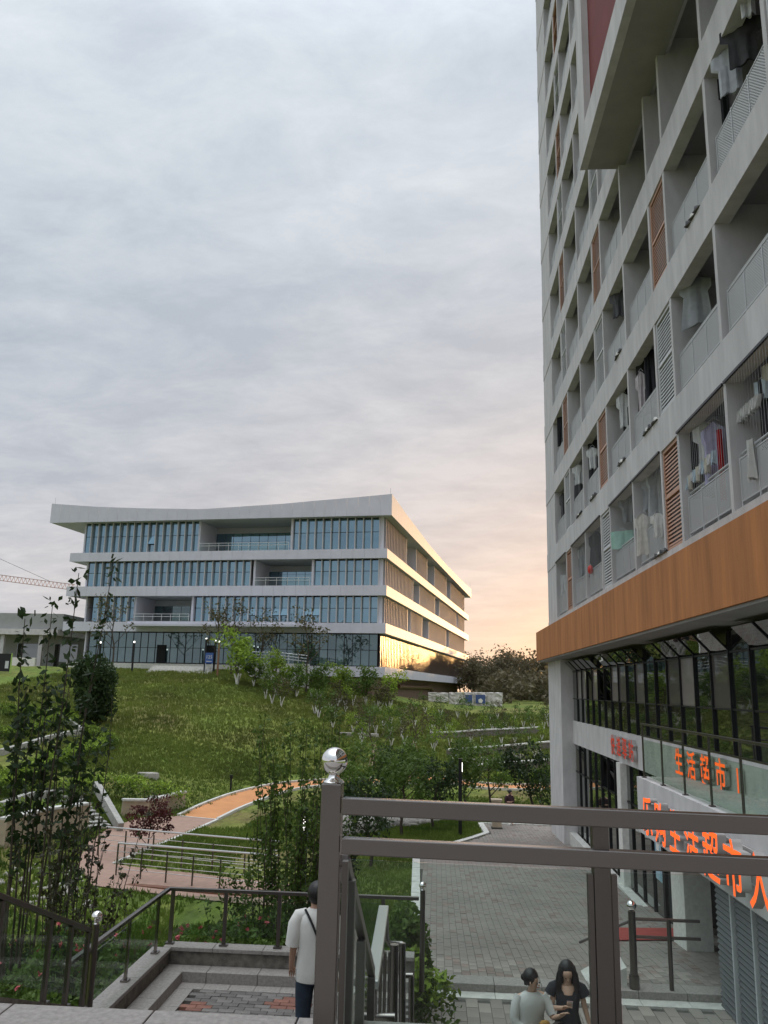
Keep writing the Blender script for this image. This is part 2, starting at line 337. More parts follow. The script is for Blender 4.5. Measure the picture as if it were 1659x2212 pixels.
GX = np.concatenate([np.arange(-400, -80, 20.0), np.arange(-80, -30, 1.6), np.arange(-30, 24, 0.6), np.arange(24, 70, 2.0), np.arange(70, 420, 20.0)])
GY = np.concatenate([np.arange(-60, 10.5, 6.0), np.arange(10.8, 62, 0.6), np.arange(62, 95, 0.9), np.arange(95, 190, 3.0), np.arange(190, 640, 25.0)])
XX, YY = np.meshgrid(GX, GY)
ZZ = tps(XX.ravel(), YY.ravel()).reshape(XX.shape)
_rs = np.random.RandomState(3)
def bump2(x, y):
    return 0.10*np.sin(x*0.9+1.3*np.sin(y*0.5))*np.sin(y*0.8+0.7*np.sin(x*0.7))+0.05*np.sin(x*2.3+y*1.1)*np.sin(y*2.6-x*0.8)
hillmask = np.clip((YY-59)/6, 0, 1)*np.clip((100-YY)/10, 0, 1)
hm2 = np.clip((-14-XX)/3, 0, 1)*np.clip((YY-45)/5, 0, 1)*np.clip((100-YY)/10, 0, 1)
ZZ = ZZ+bump2(XX, YY)*np.maximum(hillmask, hm2)
# exactly flat under the paving
inp = (XX > -1.6) & (XX < 22) & (YY < 43.5)
ZZ = np.where(inp, np.interp(YY, [0, 15.3, 23, 32, 38, 46], [-4.98, -4.98, -5.72, -6.05, -6.35, -6.6])-0.10, ZZ)
ZZ = np.where((YY < 15.4) & (XX > -6), np.minimum(ZZ, -5.2), ZZ)
def H(x, y):
    i = int(np.clip(np.searchsorted(GX, x)-1, 0, len(GX)-2)); j = int(np.clip(np.searchsorted(GY, y)-1, 0, len(GY)-2))
    a = min(max((x-GX[i])/(GX[i+1]-GX[i]), 0), 1); b = min(max((y-GY[j])/(GY[j+1]-GY[j]), 0), 1)
    return float((ZZ[j, i]*(1-a)+ZZ[j, i+1]*a)*(1-b)+(ZZ[j+1, i]*(1-a)+ZZ[j+1, i+1]*a)*b)
def ground_at(u, v, y0=11.0):
    """where the line of sight through picture point (u, v) meets the ground"""
    d = ray(u, v); p = None; y = y0
    while y < 400:
        q = d*(y/d[1]); h = H(q[0], q[1])
        if q[2] <= h:
            lo, hi = y-0.5, y
            for _ in range(12):
                m_ = (lo+hi)/2; q = d*(m_/d[1])
                if q[2] <= H(q[0], q[1]): hi = m_
                else: lo = m_
            q = d*(hi/d[1]); return np.array([q[0], q[1], H(q[0], q[1])])
        y += 0.5
    q = d*(100/d[1]); return np.array([q[0], q[1], H(q[0], q[1])])
def grass_mat():
    m = bpy.data.materials.new('grass_ground'); m.use_nodes = True; nt = m.node_tree; N = nt.nodes.new; L = nt.links.new; p = nt.nodes['Principled BSDF']
    p.inputs['Roughness'].default_value = 0.9; p.inputs['Specular IOR Level'].default_value = 0.2
    tc = N('ShaderNodeTexCoord')
    def ns(scale, det, st, rough=0.6):
        mp = N('ShaderNodeMapping'); mp.inputs['Scale'].default_value = st; mp.inputs['Rotation'].default_value = (0, 0, 0.5); L(tc.outputs['Object'], mp.inputs[0])
        n = N('ShaderNodeTexNoise'); n.inputs['Scale'].default_value = scale; n.inputs['Detail'].default_value = det; n.inputs['Roughness'].default_value = rough; L(mp.outputs[0], n.inputs['Vector']); return n.outputs[0]
    a = ns(0.12, 4, (1,1,1)); b = ns(2.2, 6, (1,0.5,1), 0.7); 
    r = N('ShaderNodeValToRGB'); L(a, r.inputs[0]); e = r.color_ramp.elements; e.new(0.5)
    for el, (pp, c) in zip(e, ((0.36, (0.155,0.135,0.052)), (0.47, (0.155,0.175,0.042)), (0.62, (0.115,0.165,0.032)))): el.position = pp; el.color = c+(1,)
    r2 = N('ShaderNodeValToRGB'); L(b, r2.inputs[0]); r2.color_ramp.elements[0].position = 0.35; r2.color_ramp.elements[0].color = (0.62,0.64,0.60,1); r2.color_ramp.elements[1].position = 0.62; r2.color_ramp.elements[1].color = (1.30,1.28,1.2,1)
    mx = N('ShaderNodeMix'); mx.data_type = 'RGBA'; mx.blend_type = 'MULTIPLY'; mx.inputs[0].default_value = 1; L(r.outputs[0], mx.inputs[6]); L(r2.outputs[0], mx.inputs[7]); L(mx.outputs[2], p.inputs['Base Color'])
    bp = N('ShaderNodeBump'); bp.inputs['Strength'].default_value = 0.8; bp.inputs['Distance'].default_value = 0.15; L(b, bp.inputs['Height']); L(bp.outputs[0], p.inputs['Normal'])
    return m
M_grass = grass_mat()
nx, ny = len(GX), len(GY)
V = np.stack([XX.ravel(), YY.ravel(), ZZ.ravel()], -1)
ii, jj = np.meshgrid(np.arange(nx-1), np.arange(ny-1)); q = (jj*nx+ii).ravel()
link('ground', np_mesh('ground', V, np.stack([q, q+1, q+nx+1, q+nx], -1), M_grass, True), kind='structure')
far = MB().box(-3000, 3000, -3000, 4000, -12, -8.6)
build(far, 'distant_ground', M_soil, kind='structure')

def drape(name, poly, m, off=0.03, step=0.6, parent=None, hfun=None, **kw):
    """sheet that follows the ground inside a polygon of x, y points"""
    P = np.array(poly, float); bm = bmesh.new(); vsb = [bm.verts.new((p[0], p[1], 0)) for p in P]; bm.faces.new(vsb)
    for ax in (0, 1):
        a, b = P[:, ax].min(), P[:, ax].max(); k = a+step
        while k < b:
            n = (1, 0, 0) if ax == 0 else (0, 1, 0); c = (k, 0, 0) if ax == 0 else (0, k, 0)
            bmesh.ops.bisect_plane(bm, geom=bm.verts[:]+bm.edges[:]+bm.faces[:], plane_co=c, plane_no=n); k += step
    for v_ in bm.verts: v_.co.z = (hfun or H)(v_.co.x, v_.co.y)+off
    bmesh.ops.recalc_face_normals(bm, faces=bm.faces[:])
    if sum(f.normal.z for f in bm.faces) < 0: bmesh.ops.reverse_faces(bm, faces=bm.faces[:])
    me = bpy.data.meshes.new(name); bm.to_mesh(me); bm.free(); me.materials.append(m); return link(name, me, parent, **kw)
def resample(pts, step):
    pts = [np.array(p, float) for p in pts]; out = [pts[0]]
    for a, b in zip(pts, pts[1:]):
        n = max(1, int(np.linalg.norm(b-a)/step)); out += [a+(b-a)*(i+1)/n for i in range(n)]
    return out
def smooth_line(pts, it=2):
    pts = [np.array(p, float) for p in pts]
    for _ in range(it):
        o = [pts[0]]
        for a, b in zip(pts, pts[1:]): o += [a*0.75+b*0.25, a*0.25+b*0.75]
        o.append(pts[-1]); pts = o
    return pts
def kerb(name, pts, m, w=0.14, h=0.10, sink=0.15, piece=None, parent=None, **kw):
    """stone edging along a line on the ground"""
    pts = resample([p[:2] for p in pts], 0.5); mb = MB()
    for a, b in zip(pts, pts[1:]):
        za, zb = H(*a), H(*b); mb.bar((a[0], a[1], za+(h-sink)/2), (b[0], b[1], zb+(h-sink)/2), w, h+sink)
    return build(mb, name, m, parent, **kw)
def strip_between(A, B, m, name, off=0.035, **kw):
    A = resample([p[:2] for p in A], 0.6); n = len(A); B0 = [np.array(p[:2], float) for p in B]
    L_ = np.cumsum([0]+[np.linalg.norm(b-a) for a, b in zip(B0, B0[1:])]); ts = np.linspace(0, L_[-1], n)
    Bx = np.interp(ts, L_, [p[0] for p in B0]); By = np.interp(ts, L_, [p[1] for p in B0])
    Vv = []; Ff = []; K = 5
    for i in range(n):
        for k in range(K):
            t = k/(K-1); x = A[i][0]*(1-t)+Bx[i]*t; y = A[i][1]*(1-t)+By[i]*t; Vv.append((x, y, H(x, y)+off))
    for i in range(n-1):
        for k in range(K-1): Ff.append((i*K+k, i*K+k+1, (i+1)*K+k+1, (i+1)*K+k))
    return link(name, np_mesh(name, Vv, Ff, m, True), **kw)
# --- main paved court
COURT = [(-0.20,15.62), (-0.6,32.6), (2.45,39.6), (2.35,43.2), (7.5,43.4), (7.5,15.62)]
def zc(x, y): return zp(y)
def inside(P, x, y):
    c = False; j = len(P)-1
    for i in range(len(P)):
        if (P[i][1] > y) != (P[j][1] > y) and x < (P[j][0]-P[i][0])*(y-P[i][1])/(P[j][1]-P[i][1])+P[i][0]: c = not c
        j = i
    return c
court = drape('paved_court', COURT, M_joint, off=-0.012, step=1.2, hfun=zc, kind='structure')
def brick_field(poly, hfun, L_, W_, parent, red, seed=1, mr=None, mg=None, gap=0.008, along_y=True, thick=0.04, keep=300, near=(0,0), red_rule=None):
    """every paver is a block of its own, the nearest ones objects, the rest joined"""
    r = random.Random(seed); P = np.array(poly); spots = []
    x0, x1, y0, y1 = P[:, 0].min(), P[:, 0].max(), P[:, 1].min(), P[:, 1].max()
    du, dv = (W_, L_) if along_y else (L_, W_)
    i = 0; x = x0+du/2
    if along_y:
        while x < x1:
            y = y0+dv/2+(dv/2 if i % 2 else 0)
            while y < y1:
                if inside(poly, x, y): spots.append((x, y))
                y += dv
            x += du; i += 1
    else:
        y = y0+dv/2
        while y < y1:
            x = x0+du/2+(du/2 if i % 2 else 0)
            while x < x1:
                if inside(poly, x, y): spots.append((x, y))
                x += du
            y += dv; i += 1
    spots.sort(key=lambda s: (s[0]-near[0])**2+(s[1]-near[1])**2)
    hx, hy = du/2-gap/2, dv/2-gap/2
    g = MB().box(-hx, hx, -hy, hy, -thick, 0, skip='b')
    ms = [g.mesh('brick', mg or M_brick), g.mesh('brick', mr or M_brickR)]
    rest = MB()
    for k, (x, y) in enumerate(spots):
        isred = (red_rule(x, y) if red_rule else r.random() < red)
        z = hfun(x, y)+r.uniform(-0.003, 0.004)
        sl_ = (hfun(x, y+0.1)-hfun(x, y-0.1))/0.2
        if k < keep:
            link('brick', ms[1 if isred else 0], parent, (x, y, z), (math.atan(sl_)+r.uniform(-.004,.004), r.uniform(-.006,.006), 0))
        else:
            a, b = z-hy*sl_, z+hy*sl_; t = r.uniform(-.002, .002)
            rest.add([(x-hx,y-hy,a-thick),(x+hx,y-hy,a-thick),(x+hx,y+hy,b-thick),(x-hx,y+hy,b-thick),(x-hx,y-hy,a-t),(x+hx,y-hy,a+t),(x+hx,y+hy,b+t),(x-hx,y+hy,b-t)],
                     [(4,5,6,7),(0,1,5,4),(1,2,6,5),(3,0,4,7)], 1 if isred else 0)
    if rest.v: build(rest, 'paving', [mg or M_brick, mr or M_brickR], parent, kind='stuff')
brick_field(COURT, lambda x, y: zp(y)+0.012, 0.30, 0.155, court, 0.12, seed=2, mr=M_brickT)
def kerb_stones(line, w, h, sink, L_, m, parent, hfun, name='kerb_stone', seed=1):
    pts = resample(line, L_); r = random.Random(seed)
    for a, b in zip(pts, pts[1:]):
        d = (b-a); d = d/np.linalg.norm(d)*0.006; za, zb = hfun(*a), hfun(*b); e = r.uniform(-.004, .004)
        mb = MB(); mb.bar((a[0]+d[0], a[1]+d[1], za+(h-sink)/2+e), (b[0]-d[0], b[1]-d[1], zb+(h-sink)/2+e), w, h+sink); build(mb, name, m, parent)
kerb_stones([(-0.36,15.5), (-0.75,32.7), (2.30,39.8), (2.20,43.3)], 0.26, 0.06, 0.15, 0.8, M_kerb, court, lambda x, y: zp(y))
kerb_stones([(2.20,43.35), (7.5,43.5)], 0.2, 0.05, 0.15, 0.8, M_kerb, court, lambda x, y: zp(y))
# raised step across the near end of the court
stepo = thing('kerb_step', 'long low grey granite step across the near end of the paved court', 'step', (3, 15.5, -5.0))
for i in range(10):
    x = -0.6+i*0.8
    build(MB().box(x+0.004-3, x+0.796-3, -0.22, 0.20, -0.1, 0.13), 'granite_block', M_granite, stepo, bevel=0.008)
    build(MB().box(x+0.004-3, x+0.796-3, -0.52, -0.225, -0.1, 0.012), 'granite_slab', M_kerb, stepo)
LOW = [(-0.9,9.6), (-0.9,14.97), (7.5,14.97), (7.5,9.6)]
lowc = drape('lower_court', LOW, M_joint, off=0, step=2, hfun=lambda x, y: -5.025, kind='structure')
brick_field(LOW, lambda x, y: -5.0, 0.40, 0.20, lowc, 0.0, seed=5, along_y=True, keep=260, near=(1.5, 13.5))
# --- orange jogging path, pink brick plaza and bridge deck
def gp(L_): return [tuple(ground_at(u, v)[:2]) for u, v in L_]
NEAR = smooth_line(gp([(470,1772), (520,1747), (580,1722), (640,1704), (720,1697), (860,1694), (960,1691), (1040,1706), (1190,1709), (1320,1712)]), 2)
FARL = smooth_line(gp([(385,1764), (440,1737), (520,1708), (600,1692), (700,1685), (850,1680), (955,1677), (1040,1696), (1190,1697), (1320,1699)]), 2)
strip_between(NEAR, FARL, M_orpath, 'orange_path', kind='structure')
for L_ in (NEAR, FARL): kerb('path_kerb', L_, M_kerb, 0.18, 0.13, kind='structure')
PLZ = gp([(385,1764), (470,1772), (330,1832), (245,1868), (420,1888), (600,1908), (680,1920), (680,1960), (560,1956), (400,1940), (200,1915), (165,1870), (190,1820), (235,1790), (300,1768)])
drape('brick_plaza', PLZ, M_pinkpave, off=0.04, kind='structure')
kerb('plaza_kerb', gp([(470,1772), (330,1832), (245,1868)]), M_kerb, 0.16, 0.08, kind='structure')
kerb('plaza_kerb', gp([(385,1763.5), (470,1771.5)]), M_kerb, 0.12, 0.06, kind='structure')
# ------------------------------------------------------------------ dormitory tower
XF = 5.4; PITCH = 3.35; TOP0 = 5.78; OPH = 2.48; YF = 40.6; YN = -10.0; NFL = 12
tower = thing('dormitory_tower', 'tall grey concrete dormitory tower with stacked balconies, an orange band and a dark red panel', 'building', (8, 16, -6))
TB = (8, 16, -6)
def tb(mb, name, m, parent=tower, **kw):
    mb.v = [(x-TB[0], y-TB[1], z-TB[2]) for x, y, z in mb.v]; return build(mb, name, m, parent, **kw)
for k in range(NFL+1):                                   # spandrel beams; the slab behind each is its own part
    zt = TOP0+PITCH*k; 
    z0 = zt; z1 = zt+PITCH-OPH
    tb(MB().box(XF, XF+0.30, YN, YF-0.01, z0, z1), 'spandrel', M_conc)
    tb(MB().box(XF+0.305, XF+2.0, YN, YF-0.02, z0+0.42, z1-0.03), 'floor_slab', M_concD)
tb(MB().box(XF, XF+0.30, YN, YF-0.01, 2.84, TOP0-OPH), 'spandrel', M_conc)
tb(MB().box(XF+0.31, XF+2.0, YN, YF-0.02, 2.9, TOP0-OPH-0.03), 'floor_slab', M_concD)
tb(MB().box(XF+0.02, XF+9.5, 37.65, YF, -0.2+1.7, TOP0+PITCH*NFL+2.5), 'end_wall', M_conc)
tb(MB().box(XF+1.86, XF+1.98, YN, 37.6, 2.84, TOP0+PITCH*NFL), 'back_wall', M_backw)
tb(MB().box(XF+2.05, XF+14.0, YN, YF-0.05, 1.5, TOP0+PITCH*NFL+1), 'core_wall', M_conc)
CELLS = []                                               # (kind, y_far, y_near, module)
y0s = [42.05, 34.55, 27.03, 19.51, 11.99, 4.47]
FINS = [37.62]
for mi, y0 in enumerate(y0s):
    if mi > 0: CELLS.append(('louver', y0, y0-1.30, mi)); 
    if mi > 0: CELLS.append(('balcony', y0-1.46, y0-4.40, mi)); FINS += [y0+0.0, y0-1.38, y0-4.49]
    CELLS.append(('balcony', y0-4.58 if mi else 37.55, y0-7.36, mi)); 
fin_done = set()
for (kd, a, b, mi) in CELLS:
    for y in (a+0.08, b-0.08):
        k = round(y*4)
        if k in fin_done or k+1 in fin_done or k-1 in fin_done: continue
        fin_done.add(k)
        if y < YN: continue
        tb(MB().box(XF+0.006, XF+1.85, y-0.075, y+0.075, 2.86, TOP0+PITCH*NFL), 'partition_fin', M_conc)
# shared meshes for balcony pieces -------------------------------------------------
def perf_mat():
    m = mat('perforated_steel_sheet', (0.50,0.505,0.51), 0.5, 0.15); nt = m.node_tree; N = nt.nodes.new; L = nt.links.new
    tc = N('ShaderNodeTexCoord'); sp = N('ShaderNodeSeparateXYZ'); L(tc.outputs['Object'], sp.inputs[0])
    def mth(op, a, b):
        n = N('ShaderNodeMath'); n.operation = op
        for i, x in enumerate((a, b)):
            if isinstance(x, (int, float)): n.inputs[i].default_value = x
            else: L(x, n.inputs[i])
        return n.outputs[0]
    s = 0.062
    u = mth('DIVIDE', sp.outputs[1], s); w = mth('DIVIDE', sp.outputs[2], s*0.5)
    row = mth('FLOOR', w, 0); odd = mth('MODULO', mth('ABSOLUTE', row, 0), 2.0); u = mth('ADD', u, mth('MULTIPLY', odd, 0.5))
    fu = mth('SUBTRACT', mth('FRACT', u, 0), 0.5); fw = mth('MULTIPLY', mth('SUBTRACT', mth('FRACT', w, 0), 0.5), 0.5)
    d = mth('SQRT', mth('ADD', mth('MULTIPLY', fu, fu), mth('MULTIPLY', fw, fw)), 0); hole = mth('LESS_THAN', d, 0.235)
    t = N('ShaderNodeBsdfTransparent'); ms = N('ShaderNodeMixShader'); L(hole, ms.inputs[0]); p = nt.nodes['Principled BSDF']; L(p.outputs[0], ms.inputs[1]); L(t.outputs[0], ms.inputs[2]); L(ms.outputs[0], nt.nodes['Material Output'].inputs[0])
    return m
M_perf = perf_mat()
def rail_meshes(wd_):
    h = 1.08; mb = MB()
    mb.tube([(0.16, -wd_/2-0.02, h), (0.16, wd_/2+0.02, h)], 0.028, 8)
    ys = [-wd_/2+0.12, -wd_/2+0.12+(wd_-0.24)/3, -wd_/2+0.12+2*(wd_-0.24)/3, wd_/2-0.12]
    for y in ys: mb.box(0.06, 0.095, y-0.015, y+0.015, 0.02, 0.98)
    for y in ys: mb.bar((0.08, y, 0.95), (0.16, y, h), 0.02, 0.02)
    for z in (0.16, 0.94): mb.box(0.062, 0.09, ys[0], ys[3], z-0.012, z+0.012)
    fr = mb.mesh('balcony_railing', M_steelg)
    pans = []
    w3 = (wd_-0.24)/3-0.06
    pm = MB().box(0.070, 0.074, -w3/2, w3/2, 0.18, 0.92, skip='').mesh('perforated_panel', M_perf)
    allp = MB()
    for i in range(3): c = (ys[i]+ys[i+1])/2; pans.append(c); allp.box(0.070, 0.074, c-w3/2, c+w3/2, 0.18, 0.92)
    return fr, pm, pans, allp.mesh('perforated_panel', M_perf)
RM = {}
door_me = MB().box(0, 0.04, -0.95, 0.95, 0, 2.15).mesh('balcony_door', M_doorglass)
dframe = MB()
for y in (-0.98, -0.0, 0.98): dframe.box(-0.03, 0.02, y-0.035, y+0.035, 0, 2.2)
dframe.box(-0.03, 0.02, -1.0, 1.0, 2.16, 2.24); dframe.box(-0.03, 0.02, -0.98, 0.98, 1.2, 1.26)
dframe_me = dframe.mesh('door_frame', M_black)
LH = OPH-0.04
def louver_frame(m):
    mb = MB(); w = 1.28
    for y in (-w/2+0.03, w/2-0.03): mb.box(0, 0.10, y-0.03, y+0.03, 0, LH)
    for z in (0.03, LH*0.52, LH-0.03): mb.box(0.002, 0.098, -w/2+0.06, w/2-0.06, z-0.035, z+0.035)
    return mb.mesh('louver_panel', m)
LF = {0: louver_frame(M_lbrown), 1: louver_frame(M_lgrey)}
def slat_geo(mb, z, mi=0, cy=0, cx=0):
    w = 0.58; mb.add([(cx+0.016, cy-w, z-0.024), (cx+0.016, cy+w, z-0.024), (cx+0.024, cy+w, z+0.022), (cx+0.024, cy-w, z+0.022), (cx+0.022, cy-w, z-0.024), (cx+0.022, cy+w, z-0.024), (cx+0.030, cy+w, z+0.022), (cx+0.030, cy-w, z+0.022)], [(0,1,2,3), (7,6,5,4), (0,4,5,1), (2,6,7,3), (0,3,7,4), (1,5,6,2)], mi)
slat_me = {}
for i, m in ((0, M_lbrown), (1, M_lgrey)):
    s_ = MB(); slat_geo(s_, 0); slat_me[i] = s_.mesh('slat', m)
zs_slat = [0.115+i*0.094 for i in range(25) if abs(0.115+i*0.094-LH*0.52) > 0.06 and 0.115+i*0.094 < LH-0.07]
# louvre colour per floor and module, read from the photograph
LC = {(1,0):0,(2,0):1,(3,0):0,(4,0):1,(5,0):1, (1,1):1,(2,1):0,(3,1):1,(4,1):1,(5,1):1, (1,2):0,(2,2):1,(3,2):0,(4,2):1,(5,2):1, (1,3):1,(2,3):0,(3,3):1,(4,3):1,
      (1,4):0,(2,4):1,(1,5):1,(1,6):0,(2,6):1,(1,7):1,(1,8):0,(1,9):1,(1,10):0}
def in_box(y, z): return z > 15.6 and y < 22.6
n_sl = 0; far_sl = MB(); BALC = {}
order = sorted([(k, c) for k in range(NFL) for c in CELLS], key=lambda t: (t[1][1]-8)**2+(TOP0+PITCH*t[0])**2*0.8)
for k, (kd, a, b, mi) in order:
    zb = TOP0+PITCH*k-OPH; yc = (a+b)/2; w = a-b
    if in_box(yc, zb+OPH) or yc < 5 and k > 1 or yc < 2: continue
    if kd == 'louver':
        c = LC.get((mi, k), (mi+k) % 2)
        o = link('louver_panel', LF[c], tower, (XF+0.035-TB[0], yc-TB[1], zb+0.02-TB[2]), label=('terracotta' if c == 0 else 'pale grey')+' louvre panel between two balconies')
        if n_sl < 285 and yc > 9.5:
            for z in zs_slat: link('slat', slat_me[c], o, (0, 0, z)); n_sl += 1
        else:
            for z in zs_slat: slat_geo(far_sl, zb+0.02+z, c, yc, XF+0.035)
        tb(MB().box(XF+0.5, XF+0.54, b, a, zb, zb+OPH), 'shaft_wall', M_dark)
    else:
        key = round(w, 1)
        if key not in RM: RM[key] = rail_meshes(w)
        fr, pm, pans, allp = RM[key]
        o = link('balcony_railing', fr, tower, (XF+0.04-TB[0], yc-TB[1], zb-TB[2]))
        if k < 5:
            for c in pans: link('perforated_panel', pm, o, (0, c, 0))
        else: link('perforated_panel', allp, o)
        d = link('balcony_door', door_me, tower, (XF+1.80-TB[0], yc-0.2-TB[1], zb+0.02-TB[2])); link('door_frame', dframe_me, d)
        BALC[(k, round(yc, 1))] = (yc, w, zb)
        if k == 0:                                       # wire screens and the track over the lowest row
            tb(MB().box(XF-0.045, XF-0.005, b-0.05, a+0.05, TOP0+0.0, TOP0+0.05), 'screen_track', M_black)
            ws = MB(); n = int(w/0.12)
            for i in range(n+1):
                y = b+i*w/n; ws.box(XF-0.024, XF-0.020, y-0.0013, y+0.0013, zb-0.1, TOP0, skip='tb')
            tb(ws, 'wire_screen', M_steelg, kind='stuff')
tb(far_sl, 'louver_slats', [M_lbrown, M_lgrey], kind='stuff')
# projecting frame with the red panel
BX = 4.27
tb(MB().box(BX, BX+0.22, YN, 22.69, 15.76, 16.74), 'projecting_frame', M_conc)
tb(MB().box(BX+0.001, BX+0.22, 21.70, 22.69, 16.742, 48.0), 'projecting_frame', M_conc)
tb(MB().box(BX+0.20, BX+0.30, YN, 21.72, 16.70, 48.0), 'red_panel', M_red)
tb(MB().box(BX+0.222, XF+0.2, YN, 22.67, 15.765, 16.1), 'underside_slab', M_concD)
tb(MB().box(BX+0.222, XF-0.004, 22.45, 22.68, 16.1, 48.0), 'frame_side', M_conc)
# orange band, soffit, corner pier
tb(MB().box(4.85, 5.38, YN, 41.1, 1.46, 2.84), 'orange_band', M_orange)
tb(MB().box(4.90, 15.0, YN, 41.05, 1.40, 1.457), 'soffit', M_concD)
tb(MB().box(5.382, 15.0, 40.62, 41.09, 1.46, 2.83), 'orange_band', M_orange)
tb(MB().box(XF, XF+0.58, 37.0, 41.0, -7.2, 1.398), 'corner_pier', M_concL)
tb(MB().box(XF+0.58, XF+9.5, 40.2, 41.0, -7.2, 1.398), 'rear_wall', M_concL)
# concrete beam over the shops and the shop columns
tb(MB().box(5.88, 6.3, 7.0, 37.0, -2.16, -1.20), 'sign_beam', M_concL)
tb(MB().box(5.75, 6.15, 27.2, 27.75, -6.0, -2.162), 'shop_column', M_white)
tb(MB().box(5.38, 5.95, 19.45, 20.45, -6.0, -3.052), 'shop_column', M_white)
tb(MB().box(5.62, 5.9, 20.5, 37.0, -6.3, -5.78), 'plinth', M_kerb)
tb(MB().box(6.9, 7.1, 7, 37.0, -6.3, 1.2), 'room_wall', M_dark)
tb(MB().box(6.02, 7.0, 7, 37.0, -1.9, -1.6), 'room_floor', M_dark)
# upper glazing: lower fixed row, awning row (some open), top vents tilted out
GXP = 5.93; msp = 1.16; k = 0
y = 36.95
open_mid = {5, 6, 3}; 
bayi = 0
while y-msp > 8:
    a, b = y, y-msp
    tb(MB().box(GXP-0.05, GXP+0.05, b-0.025, b+0.025, -1.20, 1.30), 'mullion', M_black)
    for (z0, z1) in ((-1.19, -0.29), ):
        tb(MB().box(GXP, GXP+0.012, b+0.03, a-0.03, z0, z1), 'window_pane', M_shopglass)
    if bayi in (3, 5, 6):                              # top-hung casements pushed out
        M = Matrix.Rotation(RAD(-24), 3, 'Y'); h = 1.12
        c = Vector((GXP-0.02, (a+b)/2, 0.86))+M @ Vector((0, 0, -h/2))
        M2 = M
        mb = MB(); mb.obox(c, (0.012, msp-0.10, h-0.06), M2, 0)
        fr = MB()
        for s in (-1, 1): fr.obox(c+M2 @ Vector((0, s*(msp-0.08)/2, 0)), (0.04, 0.04, h), M2)
        for s in (-1, 1): fr.obox(c+M2 @ Vector((0, 0, s*h/2)), (0.04, msp-0.08, 0.04), M2)
        f = tb(fr, 'open_window', M_black); mb.v = [(p[0]-TB[0], p[1]-TB[1], p[2]-TB[2]) for p in mb.v]; build(mb, 'window_pane', M_shopglass, f)
    else:
        tb(MB().box(GXP, GXP+0.012, b+0.03, a-0.03, -0.25, 0.85), 'window_pane', M_blind if bayi % 6 in (1, 2, 4) else M_shopglass)
    tb(MB().box(GXP-0.03, GXP+0.03, b+0.026, a-0.026, -0.29, -0.25), 'transom', M_black)
    tb(MB().box(GXP-0.03, GXP+0.03, b+0.026, a-0.026, 0.85, 0.89), 'transom', M_black)
    if bayi % 6 == 5: tb(MB().box(GXP, GXP+0.012, b+0.03, a-0.03, 0.90, 1.29), 'window_pane', M_shopglass)
    else:
        mb = MB().add([(GXP, b+0.03, 0.90), (GXP, a-0.03, 0.90), (GXP-0.36, a-0.03, 1.28), (GXP-0.36, b+0.03, 1.28), (GXP+0.012, b+0.03, 0.90), (GXP+0.012, a-0.03, 0.90), (GXP-0.348, a-0.03, 1.28), (GXP-0.348, b+0.03, 1.28)],
            [(0,3,2,1), (4,5,6,7), (0,1,5,4), (2,3,7,6), (0,4,7,3), (1,2,6,5)])
        tb(mb, 'vent_pane', M_shopglass)
        tb(MB().bar((GXP-0.01, b+0.01, 0.90), (GXP-0.38, b+0.01, 1.29), 0.035, 0.035), 'vent_frame', M_black)
    y -= msp; bayi += 1
# shop fronts at court level
y = 36.9; bayi = 0
while y-1.15 > 20.5:
    a, b = y, y-1.15
    if not (27.0 < b < 27.9):
        tb(MB().box(5.90, 6.0, b-0.03, b+0.03, -5.78, -2.17), 'mullion', M_black)
    if b < 20.6: break
    if 21.3 < (a+b)/2 < 23.2:
        pass
    else:
        tb(MB().box(5.95, 5.962, b+0.035, a-0.035, -5.76, -3.32), 'window_pane', M_shopglass)
        tb(MB().box(5.93, 5.99, b+0.031, a-0.031, -3.32, -3.26), 'transom', M_black)
        if bayi % 5 in (0, 1):
            mb = MB(); M = Matrix.Rotation(RAD(-28), 3, 'Y'); c = Vector((5.93, (a+b)/2, -2.22))+M @ Vector((0, 0, -0.5)); mb.obox(c, (0.02, 1.05, 0.98), M); tb(mb, 'open_window', M_shopglass)
        else: tb(MB().box(5.95, 5.962, b+0.035, a-0.035, -3.24, -2.19), 'window_pane', M_shopglass)
    y -= 1.15; bayi += 1
dr = tb(MB().box(5.99, 6.05, 21.3, 23.3, -5.9, -3.2), 'shop_door', M_dark)
tb(MB().box(5.90, 6.02, 20.5, 23.4, -3.2, -2.17), 'door_lintel', M_black)
for yy in (21.3, 22.3, 23.3): tb(MB().box(5.92, 5.985, yy-0.04, yy+0.04, -5.9, -3.2), 'door_frame', M_black)
# terrace block with the big sign
ter = [tb(MB().box(4.6, 5.90, YN, 20.0, -3.05, -1.86), 'sign_wall', M_concL)]
tb(MB().box(5.0, 6.0, 15.25, 15.45, -5.4, -3.052), 'side_wall', M_backw)
# shutters
for j in range(7):
    ya, yb = 15.2-j*0.92, 15.2-(j+1)*0.92
    sh = tb(MB().box(4.66, 4.74, yb+0.0, yb+0.05, -5.2, -3.052), 'shutter', M_lgrey)
    s = MB().add([(0.0, -0.41, -0.045), (0.0, 0.41, -0.045), (-0.03, 0.41, -0.01), (-0.03, -0.41, -0.01), (0.0, -0.41, 0.04), (0.0, 0.41, 0.04)], [(0,3,2,1), (3,4,5,2), (0,1,5,4)]).mesh('slat', mat('shutter_slat', (0.16,0.165,0.17), 0.5, 0.3))
    for i in range(24):
        link('slat', s, sh, (4.73-TB[0], (ya+yb)/2+0.02-TB[1], -5.15+i*0.088-TB[2]))
tb(MB().box(4.78, 5.0, YN, 15.2, -5.4, -3.052), 'shutter_backing', M_dark)
tb(MB().box(5.0, 6.0, 15.5, 19.4, -3.0, -2.9), 'canopy_soffit', M_concD)
